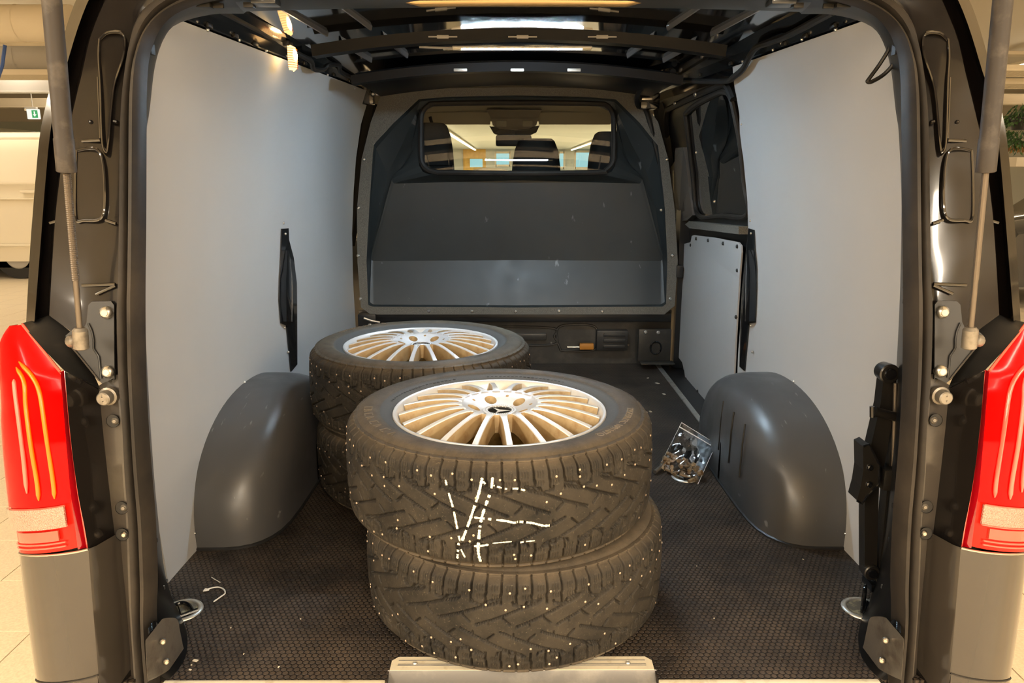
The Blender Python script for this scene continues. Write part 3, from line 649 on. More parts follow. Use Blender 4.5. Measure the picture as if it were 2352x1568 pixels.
def wheel_parts(root):
    ty = bpy.data.objects.new('tyre', TYRE); COL.objects.link(ty); ty.parent = root
    st = make_studs().build('studs', M['stud'], root); st['kind'] = 'stuff'
    B().lathe([(.2368, .094), (.2380, .099), (.2365, .1030), (.2325, .1035), (.2290, .0995), (.2245, .091), (.2205, .080)], 96).build('rim_flange', M['silver'], root, ang=60)
    B().lathe([(.2205, .0802), (.2150, .058), (.206, .034), (.2, -.04), (.206, -.088), (.225, -.098), (.2365, -.102)], 72).build('rim_barrel', M['barrel'], root, ang=60)
    # one spoke: flat machined face on a deep dusty blade
    prof = [(.0845, .1180, .0095), (.098, .1192, .0066), (.120, .1186, .0050), (.150, .1150, .0046), (.180, .1096, .0048), (.205, .1036, .0051), (.2235, .0984, .0055)]
    b = B(); T0 = [Vector((r, -w, z)) for r, z, w in prof]; T1 = [Vector((r, w, z)) for r, z, w in prof]
    c0 = [Vector((r, -w-.0012, z-.002)) for r, z, w in prof]; c1 = [Vector((r, w+.0012, z-.002)) for r, z, w in prof]
    L0 = [Vector((min(r, .2135), -w-.0030, z-.040-.012*(r-.08)/.14)) for r, z, w in prof]; L1 = [Vector((min(r, .2135), w+.0030, z-.040-.012*(r-.08)/.14)) for r, z, w in prof]
    b.cur = 0; b.loft([c0, T0, T1, c1]); b.cur = 1; b.loft([c1, L1, L0, c0]); b.add([c0[-1], c1[-1], L1[-1], L0[-1]], [(0, 1, 2, 3)])
    sp = b.build('spoke', [M['silver'], M['gold']], root, ang=25)
    for k in range(20):
        o = sp if k == 0 else bpy.data.objects.new('spoke', sp.data)
        if k: COL.objects.link(o); o.parent = root
        o.rotation_euler.z = math.radians(6 + 18*k)
    # hub face with five bolt holes
    bm = bmesh.new(); loops = [(0, 0, .092, 60), (0, 0, .0375, 36)]
    for k in range(5):
        a = math.radians(40+72*k); loops.append((.0575*math.cos(a), .0575*math.sin(a), .0140, 20))
        a = math.radians(76+72*k); loops.append((.0700*math.cos(a), .0700*math.sin(a), .0040, 8))
    edges = []; rimv = []
    for cx, cy, r, n in loops:
        vs = [bm.verts.new((cx+r*math.cos(2*PI*i/n), cy+r*math.sin(2*PI*i/n), 0)) for i in range(n)]; rimv.append(vs)
        edges += [bm.edges.new((vs[i], vs[(i+1) % n])) for i in range(n)]
    bmesh.ops.triangle_fill(bm, edges=edges, use_beauty=True, use_dissolve=False)
    hz = lambda r: interp(r, (.0375, .045, .07, .085, .098), (.0975, .1000, .1110, .1172, .1184))
    for v in bm.verts: v.co.z = hz(math.hypot(v.co.x, v.co.y))
    for f in bm.faces: f.material_index = 0
    for vs, lp in zip(rimv, loops):
        dz = -.040 if lp[2] > .03 or lp[2] > .01 else -.003
        if lp[2] == .0375: dz = -.008
        lo = [bm.verts.new((v.co.x, v.co.y, v.co.z+dz)) for v in vs]; n = len(vs)
        for i in range(n):
            f = bm.faces.new((vs[i], vs[(i+1) % n], lo[(i+1) % n], lo[i])); f.material_index = 1
        if lp[2] < .05:
            f = bm.faces.new(lo); f.material_index = 1
    bmesh.ops.recalc_face_normals(bm, faces=bm.faces); me = bpy.data.meshes.new('hub'); bm.to_mesh(me); bm.free()
    me.materials.append(M['silver']); me.materials.append(M['gold'])
    me.polygons.foreach_set('use_smooth', [True]*len(me.polygons)); me.set_sharp_from_angle(angle=math.radians(30))
    o = bpy.data.objects.new('hub', me); COL.objects.link(o); o.parent = root
    cp = B().lathe([(.0372, .0912), (.0372, .0977), (.034, .0990), (.0265, .0994), (.0258, .0974), (0, .0972)], 40).build('centre_cap', M['black'], root, ang=40)
    B().lathe([(.0375, .0980), (.0372, .0996), (.0320, .1002), (.0275, .1000), (.0260, .0982)], 40).build('cap_ring', M['silver'], cp, ang=40)
    b = B()
    for k in range(3):
        a = math.radians(245+120*k); d = Vector((math.cos(a), math.sin(a), 0)); n = Vector((-d.y, d.x, 0)); h = Vector((0, 0, .0974)); t = Vector((0, 0, .1000))
        b.add([d*.0268+h, n*.0042+h, n*-.0042+h, t], [(0, 1, 3), (0, 3, 2), (1, 2, 3)])
    b.build('star_emblem', M['silver'], cp, smooth=False)
    b = B()
    for k in range(44):     # the small wreath pressed into the cap ring
        a = 2*PI*k/44; p = Vector((.0318*math.cos(a), .0318*math.sin(a), .1003)); b.box(p, (.0022, .0011, .0006), 0, Matrix.Rotation(a+.7, 3, 'Z'))
    o = b.build('cap_wreath', M['cast'], cp, smooth=False); o['kind'] = 'stuff'
    a = math.radians(156); B().tube([Vector((.208*math.cos(a), .208*math.sin(a), .05)), Vector((.206*math.cos(a), .206*math.sin(a), .095))], [.0055, .0045], 10).build('valve', M['plastic'], root)
def text_arc(parent, txt, r0, deg0, size, name='lettering', flip=True, m='letter'):
    cu = bpy.data.curves.new('letters', 'FONT'); cu.body = txt; cu.size = size; cu.extrude = .0009; cu.resolution_u = 3
    o = bpy.data.objects.new('letters', cu); COL.objects.link(o); bpy.context.view_layer.update()
    me = bpy.data.meshes.new_from_object(o.evaluated_get(bpy.context.evaluated_depsgraph_get())); bpy.data.objects.remove(o)
    for v in me.vertices:
        r = r0 + v.co.y; a = math.radians(deg0) - v.co.x/r0; v.co = Vector((r*math.cos(a), r*math.sin(a), side_z(r) + .0003 + v.co.z))
    me.materials.clear(); me.materials.append(M[m]); o = bpy.data.objects.new(name, me); COL.objects.link(o); o.parent = parent; o['kind'] = 'stuff'; return o
def worn_bars(parent):
    b = B(); rng = random.Random(4)
    def bar(a, r, w, l, rot):
        p = Vector((r*math.cos(a), r*math.sin(a), side_z(r)+.0004)); b.box(p, (l, w, .0012), 0, Matrix.Rotation(a+rot, 3, 'Z'))
    for k, a in enumerate(np.radians([186, 190, 195, 200, 206, 211, 217, 223])):
        bar(a, .289, .0020, .018, 0)
        if k % 2 == 0: bar(a+.03, .281, .0022, .011, PI/2); bar(a+.03, .297, .0022, .011, PI/2)
        else: bar(a+.025, .289, .002, .018, .5)
    o = b.build('worn_lettering', M['letterdim'], parent, smooth=False); o['kind'] = 'stuff'
    b = B()
    for a in list(np.arange(118, 172, 2.6)) + list(np.arange(52, 100, 2.4)):
        a = math.radians(a); r = .2525; p = Vector((r*math.cos(a), r*math.sin(a), side_z(r)+.0003)); b.box(p, (.006 if rng.random() < .6 else .003, .006, .0008), 0, Matrix.Rotation(a, 3, 'Z'))
    o = b.build('fine_lettering', M['tire_plain'], parent, smooth=False); o['kind'] = 'stuff'
def make_wheel(label, loc, rz, first=None):
    if first is None:
        t = thing('wheel', label, 'wheel', loc, 'stacked winter wheels'); wheel_parts(t)
    else:
        t = dup(first); t['label'] = label; t.location = loc
    t.rotation_euler = (0, 0, math.radians(rz)); return t
WH = .2325; WZ = .0025
w1 = make_wheel('studded winter tyre on silver wheel with cream paint strokes, topping the front stack', (-.051, 1.583, WH*1.5+WZ), 0)
w2 = make_wheel('dusty studded tyre lying on the floor at the bottom of the front stack', (-.018, 1.592, WH*.5+WZ), 97, w1)
w3 = make_wheel('studded winter wheel with plain tread, on top of the rear stack by the wheel arch', (-.302, 2.232, WH*1.5+WZ), 11, w1)
w4 = make_wheel('shaded studded tyre at the bottom of the rear stack behind the wheel arch', (-.295, 2.245, WH*.5+WZ), 50, w1)
for w in (w2,):
    for o in [k for k in COL.objects if k.parent == w and k.name.split('.')[0] in ('tyre', 'studs')]: o.scale.x = -1
text_arc(w1, '225/55R17C 109/107Q', .2815, -8, .0205); worn_bars(w1)
text_arc(w3, '225/55R17C 109/107Q', .2815, 150, .0205)
# cream paint strokes brushed over the tread blocks of the front top tyre
def paint(wheel, strokes):
    cx, cy, cz = wheel.location; b = B(); rng = random.Random(9)
    def hit(px, py):
        d = at(px, py, 1.0) - CAM; ox, oy = CAM.x-cx, CAM.y-cy; A = d.x*d.x+d.y*d.y; Bq = 2*(ox*d.x+oy*d.y); Cq = ox*ox+oy*oy-.339**2
        t = (-Bq - math.sqrt(Bq*Bq-4*A*Cq))/(2*A); p = CAM + d*t; return math.atan2(p.y-cy, p.x-cx), p.z-cz
    for pts, w in strokes:
        q = [Vector((hit(*p)[0]*TR, hit(*p)[1], 0)) for p in pts]; n = max(6, int(sum((c-a).length for a, c in zip(q, q[1:]))/.0022)); q = smooth(q, n); prev = None
        for i, p in enumerate(q):
            t = (q[min(i+1, n-1)]-q[max(i-1, 0)]).normalized(); nn = Vector((-t.y, t.x, 0)); ww = w*(.55+.45*rng.random())*(.6 if i in (0, n-1) else 1)
            pr = []
            for k in (-1, 1):
                e = p + nn*ww*.5*k; g = float(groove(np.array([e.x]), np.array([e.y]))[0]); r = float(tread_r(e.y))+.0006; a = e.x/TR; pr.append((Vector((r*math.cos(a), r*math.sin(a), e.y)), g))
            ok = float(groove(np.array([p.x]), np.array([p.y]))[0]) < .0078 and rng.random() > .03
            if ok and prev: b.add([prev[0], prev[1], pr[1][0], pr[0][0]], [(0, 1, 2, 3)])
            prev = (pr[0][0], pr[1][0]) if ok else None
    o = b.build('paint_strokes', M['chalk'], wheel, smooth=False); o['kind'] = 'stuff'; o['label'] = 'cream brushed paint strokes on the tread'
paint(w1, [([(1022, 1102), (1030, 1130), (1041, 1166), (1048, 1200), (1056, 1242)], .0052), ([(1053, 1246), (1051, 1265), (1049, 1284)], .0058), ([(1056, 1256), (1061, 1268), (1067, 1281)], .0042),
           ([(1107, 1098), (1099, 1133), (1087, 1170), (1075, 1205), (1061, 1241)], .0065), ([(1131, 1097), (1127, 1127), (1115, 1160), (1107, 1185), (1102, 1210), (1099, 1240), (1098, 1268), (1103, 1292)], .0065),
           ([(1108, 1106), (1116, 1113)], .005), ([(1133, 1115), (1150, 1120), (1166, 1123), (1186, 1122), (1206, 1126)], .0045), ([(1222, 1131), (1246, 1136)], .003),
           ([(1089, 1187), (1126, 1191), (1160, 1195), (1180, 1199), (1192, 1197), (1222, 1200), (1247, 1206), (1268, 1205)], .0055),
           ([(1085, 1254), (1105, 1253), (1122, 1250)], .005), ([(1131, 1247), (1152, 1245), (1175, 1243)], .003), ([(1176, 1251), (1192, 1246), (1208, 1243), (1228, 1241)], .004)])

# ---------------------------------------------------------------- rear pillars and body shell
NP = 60
def line(pts, off=0.0, n=NP, own=False):
    """feature line of the left rear pillar; each point lies off metres in front of the rear face"""
    return resample(smooth([atr(p[0], p[1], p[2] if len(p) > 2 else off) for p in pts], 160), n)
LA = line([(196, -28), (177, 0), (153, 67), (128, 160), (112, 222), (94, 308), (83, 420), (72, 560), (64, 700), (62, 740)], .12)
LB = line([(226, -28), (206, 0), (180, 67), (152, 160), (133, 222), (117, 308), (106, 420), (95, 560), (84, 700), (81, 738)], .055)
LB2 = line([(232, -28), (212, 0), (186, 67), (158, 160), (139, 222), (123, 308), (112, 420), (101, 560), (90, 700), (87, 738)], .11)
LC2 = line([(252, -28), (232, 13), (203, 88), (184, 170), (163, 257), (144, 340), (131, 427), (122, 512), (116, 620), (110, 724)], .105)
LC = line([(260, -28), (238, 13), (209, 88), (190, 170), (169, 257), (150, 340), (137, 427), (128, 512), (121, 620), (115, 724)], .045)
LF = line([(300, -28), (278, 13), (250, 88), (238, 170), (222, 257), (215, 340), (208, 427), (202, 512), (196, 620), (178, 770)], .055)
DP = [(392, -42), (362, -15), (343, 2), (324, 18), (308, 42), (295, 80), (283, 170), (273, 295), (270, 507), (267, 668), (264, 728), (268, 868), (277, 970), (283, 1093), (291, 1205), (297, 1377), (306, 1520), (311, 1600)]
LDfull = line(DP, .06, 110)
LDu = line(DP[:11]+[(266, 800), (268, 868), (270, 890)], .062)
def side_obj(b, name, mats, parent, **k): return b.build(name, mats, parent, **k)
def mir(lines, s): return [[sgn(p, s) for p in l] for l in lines]
pillars = {}
for s in (-1, 1):
    tr = thing('trim_1' if s < 0 else 'trim_2', 'black painted rear door pillar on the %s side of the opening' % ('bulb lamp' if s < 0 else 'jack'), None); tr['kind'] = 'structure'; pillars[s] = tr
    B().loft(mir([LA, LB, LB2, LC2, LC, LF, LDu, [p + Vector((.028, .012, 0)) for p in LDu]], s)).build('pillar_face', M['paint'], tr, ang=25)
    # outer body side running forward from the corner
    far = [[Vector((math.copysign(max(abs(p.x), 0)+.04*k, p.x), p.y + d, p.z)) for p in LA] for k, d in ((0, 0), (.5, .15), (.8, 1.0), (.8, 4.0))]
    B().loft(mir(far, s)).build('body_side', M['paint'], tr, ang=40)
    # lamp shelf, inner side face and flange strip below
    T = resample([atr(50, 742, .05), atr(98, 797, .02), atr(150, 851, 0)], 20); U = resample([atr(81, 735, .1), atr(115, 722, .08), atr(178, 772, .075), atr(232, 893, .07)], 20)
    B().loft(mir([T, U], s)).build('lamp_shelf', M['plastic'], tr)
    K = line([(150, 852, 0), (163, 1000, 0), (180, 1130, 0), (202, 1250, 0), (214, 1400, 0), (228, 1590, 0)]); G = line([(228, 885, .07), (240, 1010, .07), (252, 1120, .07), (262, 1205, .07), (275, 1300, .07), (288, 1380, .07), (306, 1600, .07)])
    B().loft(mir([K, G], s)).build('inner_side', M['paint'], tr)
    Dl = line([(266, 860), (268, 868), (277, 970), (283, 1093), (291, 1205), (297, 1377), (306, 1520), (312, 1605)], .06)
    B().loft(mir([G, Dl, [p + Vector((.028, .012, 0)) for p in Dl]], s)).build('flange_strip', M['flange'], tr)
    for px, py in ((262, 965), (282, 1164), (283, 1225)):     # sunk holes with a bolt inside
        p = sgn(atr(px, py, .058), s); r = .0125; n = Vector((0, -1, .12)).normalized(); q = n.to_track_quat('Z', 'Y').to_matrix()
        ring = lambda rr, h: [p + q @ Vector((rr*math.cos(2*PI*j/20), rr*math.sin(2*PI*j/20), h)) for j in range(20)]
        b = B().loft([ring(r, .001), ring(r*.98, .0035)], closeu=True); b.add(ring(r*.98, .002), [tuple(range(20))]); b.build('flange_hole', M['cable'], tr)
        screw(tr, p + n*.002 + Vector((s*-.004, 0, 0)), n, .0072, 'cast' if py < 1200 else 'steel', h=.004)
    # pressed details of the pillar face
    def pad(pts, off0, off1, m='paint', name='pressed_panel', inset=.12):
        P = [atr(x, y, off0) for x, y in pts]; c = sum(P, Vector())/len(P)
        def rnd(k, off):
            loop = smooth([atr(x, y, off) for x, y in pts] + [atr(*pts[0], off)], 64)[:-1]; cc = sum(loop, Vector())/len(loop)
            return [cc + (p-cc)*k for p in loop]
        rows = [rnd(1.03, off0+.004), rnd(1.0, off0-.004), rnd(.95, off0-.004), rnd(.93, off1), rnd(.6, off1)]
        b = B().loft(mir(rows, s), closeu=True); b.add(mir([rows[-1]], s)[0], [tuple(range(len(rows[-1])))]); B().tube(mir([rows[1]], s)[0] + mir([rows[1][:1]], s)[0], .0022, 6, caps=False).build('pressed_bead', M['bead'], tr); return b.build(name, M[m], tr, ang=30)
    pad([(177, 345), (205, 340), (228, 345), (238, 375), (242, 430), (240, 485), (228, 505), (195, 507), (176, 503), (174, 430)], .052, .062)
    pad([(230, 90), (250, 74), (280, 74), (288, 92), (285, 130), (262, 205), (250, 330), (244, 350), (236, 320), (232, 200), (228, 130)], .052, .085, name='pressed_groove')
    for a_, b_ in (((190, 324), (232, 322)), ((228, 178), (234, 318)), ((222, 675), (266, 655)), ((190, 655), (266, 652)), ((116, 512), (136, 506)), ((244, 505), (268, 513))):
        B().tube([sgn(atr(*a_, .050), s), sgn(atr(*b_, .052), s)], .0030, 8).build('pressed_bead', M['bead'], tr)
    for px, py in ((187, 278), (210, 280), (265, 279), (269, 280)): screw(tr, sgn(atr(px, py, .052), s), (0, -1, .2), .004, 'paint', 'pillar_plug', .003)
    # inner jamb between the rubber and the lining
    E_ = [(560, -22), (500, -12), (455, -2), (415, 10), (375, 32), (347, 64), (334, 94), (323, 134), (318, 200), (317, 300), (316, 507), (314, 700), (316, 868), (322, 1000), (331, 1120), (338, 1205), (343, 1340), (341, 1420), (345, 1500), (356, 1610)]
    LE = line(E_, .05, 110)
    J = [(575, 20, 1.63), (500, 22, 1.63), (428, 40, 1.63), (396, 62, 1.63), (372, 102, 1.63), (356, 160, 1.62), (345, 254, 1.61), (338, 300, 1.61), (331, 430, 1.61), (330, 520, 1.61), (333, 700, 1.61), (345, 950, 1.60), (360, 1150, 1.60), (383, 1332, 1.60)]
    LJ = resample(smooth([at(*p) for p in J] + [Vector((-.745, 1.45, .003)), Vector((-.70, 1.36, .003)), Vector((-.685, 1.27, -.01)), Vector((-.68, 1.20, -.02))], 200), 110)
    LM = [a.lerp(c, .12) + Vector((0, .01, 0)) for a, c in zip(LE, LJ)]
    LM2 = [a.lerp(c, .85) for a, c in zip(LE, LJ)]; LJb = [p + Vector((-.03, .05, 0)) for p in LJ]
    B().loft(mir([LE, LM, LM2, LJ, LJb], s)).build('inner_jamb', M['jamb'], tr, ang=25)
    for px, py, m_ in ((357, 96, 1), (338, 210, 0), (327, 352, 0), (325, 443, 0), (325, 665, 0), (324, 700, 0), (345, 1150, 0), (352, 1230, 0), (356, 1306, 0)):
        tt = min(range(110), key=lambda i: abs((LE[i].z+LJ[i].z)/2 - at(px, py, 1.48).z)); p = LE[tt].lerp(LJ[tt], .45); w = .018 if m_ else .007
        rn = (LJ[tt]-LE[tt]).normalized(); B().box(sgn(p, s), (.008, w, w*1.3), .001).build('jamb_hole', M['cable'] if py != 1306 else M['screw'], tr)
    fs = [sgn(p, s) for p in (at(362, 1372, 1.50), at(384, 1330, 1.57))]; B().tube(fs, .003, 6).build('foot_seam', M['flange'], tr)

# rubber seal round the whole opening, one loop
SD, SE = line(DP, .03, 110), line(E_, .03, 110)
def over_top(l):
    l = list(l); p0 = l[0]; out = []
    for k in range(1, 30):
        x = p0.x*(1-2*k/30); out.append(Vector((x, p0.y + .02*(1-(x/p0.x)**2), p0.z + .035*(1-(x/p0.x)**2))))
    return list(reversed(l)) + out + [Vector((-p.x, p.y, p.z)) for p in l]
Dl, El = over_top(SD), over_top(SE)
rows = []
for f, dy in ((-.02, .036), (.03, .008), (.14, -.003), (.30, -.001), (.40, .010), (.46, .020), (.52, .008), (.62, -.005), (.80, -.006), (.93, .004), (1.0, .018), (1.02, .034)):
    rows.append([a.lerp(c, f) + Vector((0, dy, 0)) for a, c in zip(Dl, El)])
tag(B().loft(rows).build('door_seal', M['seal'], ang=60), 'black ribbed rubber seal looping around the rear door opening', 'seal')

# bumper
bp = thing('rear_bumper', 'dark glossy painted rear bumper below the tail lamps', 'bumper', (0, 1.2, 0))
def bumper_corner(s):
    rows = []
    for py, xl, xi in ((1259, 62, 204), (1300, 66, 207), (1400, 79, 215), (1500, 93, 223), (1547, 100, 227)):
        a = atr(xi, py, 0); o_ = atr(xl, py, .12); rows.append((a, o_))
    for z in (-.12, -.35):
        a, o_ = rows[-1]; rows.append((Vector((a.x-.01, a.y, z)), Vector((o_.x-.01, o_.y, z))))
    grid = []
    for a, o_ in rows:
        r = [a + Vector((.035, .10, 0)), a + Vector((.008, .012, 0))]
        for k in range(13):
            t = k/12*PI/2; r.append(Vector((a.x + (o_.x-a.x)*math.sin(t)**1.15, a.y + (o_.y-a.y)*(1-math.cos(t)), a.z + (o_.z-a.z)*k/12)))
        r.append(o_ + Vector((-.005, .4, 0))); grid.append([sgn(p, s) - Vector((0, 1.2, 0)) for p in r])
    B().loft(grid).build('bumper_corner', M['bumperpaint'], bp, ang=40)
    B().tube([sgn(atr(x, y, o), s) - Vector((0, 1.2, 0)) for x, y, o in ((64, 1262, .09), (90, 1275, .03), (130, 1286, .006), (185, 1290, .0), (206, 1268, .003))][:0] or [p + Vector((0, 0, -.0005)) for p in grid[0][2:14]], .0022, 6).build('bumper_lip', M['steel'], bp)
    B().tube([p + Vector((0, -.001, 0)) for p in grid[4][2:15]], .0016, 6).build('bumper_seam', M['cable'], bp)
M['bumperpaint'] = mat('brown_grey_gloss_bumper', (.034, .029, .024), .14, coat=.45, spec=.4)
bumper_corner(-1); bumper_corner(1)
b = B(); b.loft([[Vector((x, y-1.2, z)) for x in np.linspace(-.80, .80, 17)] for y, z in ((1.30, -.03), (1.245, -.028), (1.20, -.05), (1.17, -.10), (1.16, -.35))]); b.build('bumper_middle', M['greyplastic'], bp)
b = B(); b.box((-.487, 1.256-1.2, .0), (.43, .012, .008), .002); b.box((.477, 1.256-1.2, .0), (.43, .012, .008), .002); b.build('sill_edge', M['cream'], bp)
sp = thing('step_plate', 'cream and grey plastic step plate on the sill in front of the wheels', 'step plate', (0, 1.30, 0))
b = B(); c = Vector((-.004, 1.305, .0))
pr = [(-.264, -.007), (.264, -.007), (.264, .022), (.252, .034), (-.252, .034), (-.264, .022)]
b.prism([Vector((x-.004, y, -.004)) for x, y in pr], (0, 0, .0065)); b.build('step_top', M['cream'], sp, smooth=False)
for y in (.006, .010, .022): B().box((-.004, y, .0026), (.50, .0016, .0012)).build('step_groove', M['greyplastic'], sp, smooth=False)
for x in (-.22, .21): screw(sp, Vector((x, .013, .0027)), (0, 0, 1), .005, 'alu')
b = B(); b.loft([[Vector((x*k-.004, y, z)) for x in np.linspace(-.268, .268, 9)] for y, z, k in ((-.0065, .002, 1), (-.010, -.003, 1.0), (-.024, -.012, 1.01), (-.060, -.018, 1.02), (-.085, -.10, 1.04))]); b.build('step_front', M['greyplastic'], sp)

# ---------------------------------------------------------------- tail lamps
def lamp_grid(s, y0, y1, n, inset=0.0, x0=0.0, x1=1.0, m=15, push=0.0):
    """rows of the curved lens between photograph heights y0..y1; x0..x1 run from the inner fold to the outer edge"""
    out = []
    for i in range(n):
        py = y0 + (y1-y0)*i/(n-1)
        xi = interp(py, (742, 853, 1000, 1130, 1260), (52, 140, 152, 163, 180)); xo = interp(py, (742, 760, 785, 860, 890, 930, 960, 1050, 1150, 1205, 1245), (46, 28, 16, 18, 22, 24, 23, 30, 40, 53, 60))
        ti = interp(py, (742, 853, 900), (.05, .004, .0)); a = atr(xi, py, ti); o_ = atr(xo, py + (0 if py > 850 else 0), .125); r = []
        for k in range(m):
            f = x0 + (x1-x0)*k/(m-1); t = f*PI/2
            p = Vector((a.x + (o_.x-a.x)*math.sin(t)**1.1, a.y + (o_.y-a.y)*(1-math.cos(t)), a.z + (o_.z-a.z)*f)); p.y -= push; r.append(sgn(p, s))
        out.append(r)
    return out
def tail_lamp(s):
    t = thing('tail_light', ('red tail light with two amber light guides, on the bulb lamp side' if s < 0 else 'red tail light with pale red light guides, on the jack side'), 'tail light', (0, 0, 0), 'tail lights')
    g = lamp_grid(s, 744, 1152, 40); B().loft(g).build('upper_lens', M['red'], t, ang=50)
    # inner fold facet
    K0 = [r[0] for r in lamp_grid(s, 853, 1260, 24)]; K1 = [sgn(atr(interp(py, (853, 1000, 1130, 1260), (150, 163, 180, 202)), py-4, .012), s) for py in np.linspace(853, 1260, 24)]
    B().loft([K0, K1]).build('side_facet', M['reddark'], t)
    B().tube(K1, .0016, 6).build('lens_edge', M['redpink'], t)
    T0 = [r[0] for r in lamp_grid(s, 744, 853, 12)]; B().tube(T0, .0025, 6).build('upper_edge', M['redpink'], t)
    g2 = lamp_grid(s, 1156, 1202, 8, x0=.06, x1=.82); B().sheet(g2, -.004).build('reverse_lens', M['clearlens'], t)
    for row in (g2[0], g2[-1]): B().tube(row, .0016, 6).build('lens_rib', M['redpink'], t)
    g3 = lamp_grid(s, 1150, 1258, 14, push=-.006); B().loft(g3).build('lower_lens', M['redmid'], t)
    g4 = lamp_grid(s, 1209, 1232, 5, x0=.14, x1=.56, push=-.003); B().sheet(g4, -.003).build('reflector', M['redback'], t)
    for py in (1238, 1247): B().tube(lamp_grid(s, py, py+6, 2, x0=.1, x1=.92, push=-.003)[0], .0018, 6).build('lens_rib', M['redpink'], t)
    def lamp_at(px, py):
        best = min((abs(px_of(lamp_grid(-1, py, py+1, 2, x0=f, x1=f)[0][0])[0]-px), f) for f in np.linspace(0, 1, 41))[1]
        return lamp_grid(s, py, py+1, 2, x0=best, x1=best, push=.0015)[0][0]
    guides = [([(34, 861), (37, 890), (45, 953), (56, 1037), (63, 1118)], 'pink'), ([(42, 835), (56, 868), (65, 925), (76, 1009), (87, 1093), (94, 1136)], 'amber' if s < 0 else 'pink'), ([(48, 823), (76, 857), (93, 896), (104, 981), (121, 1093), (128, 1136)], 'amber' if s < 0 else 'redpink')]
    for pts, m in guides:
        B().tube(smooth([lamp_at(*p) for p in pts], 30), [.0012, .0026]+[.0038]*26+[.0026, .0012], 8).build('light_guide', M[m], t, ang=70)
M['redmid'] = mat('bright_red_lower_lens', (.72, .015, .008), .15, coat=.1, spec=.1)
tail_lamp(-1); tail_lamp(1)

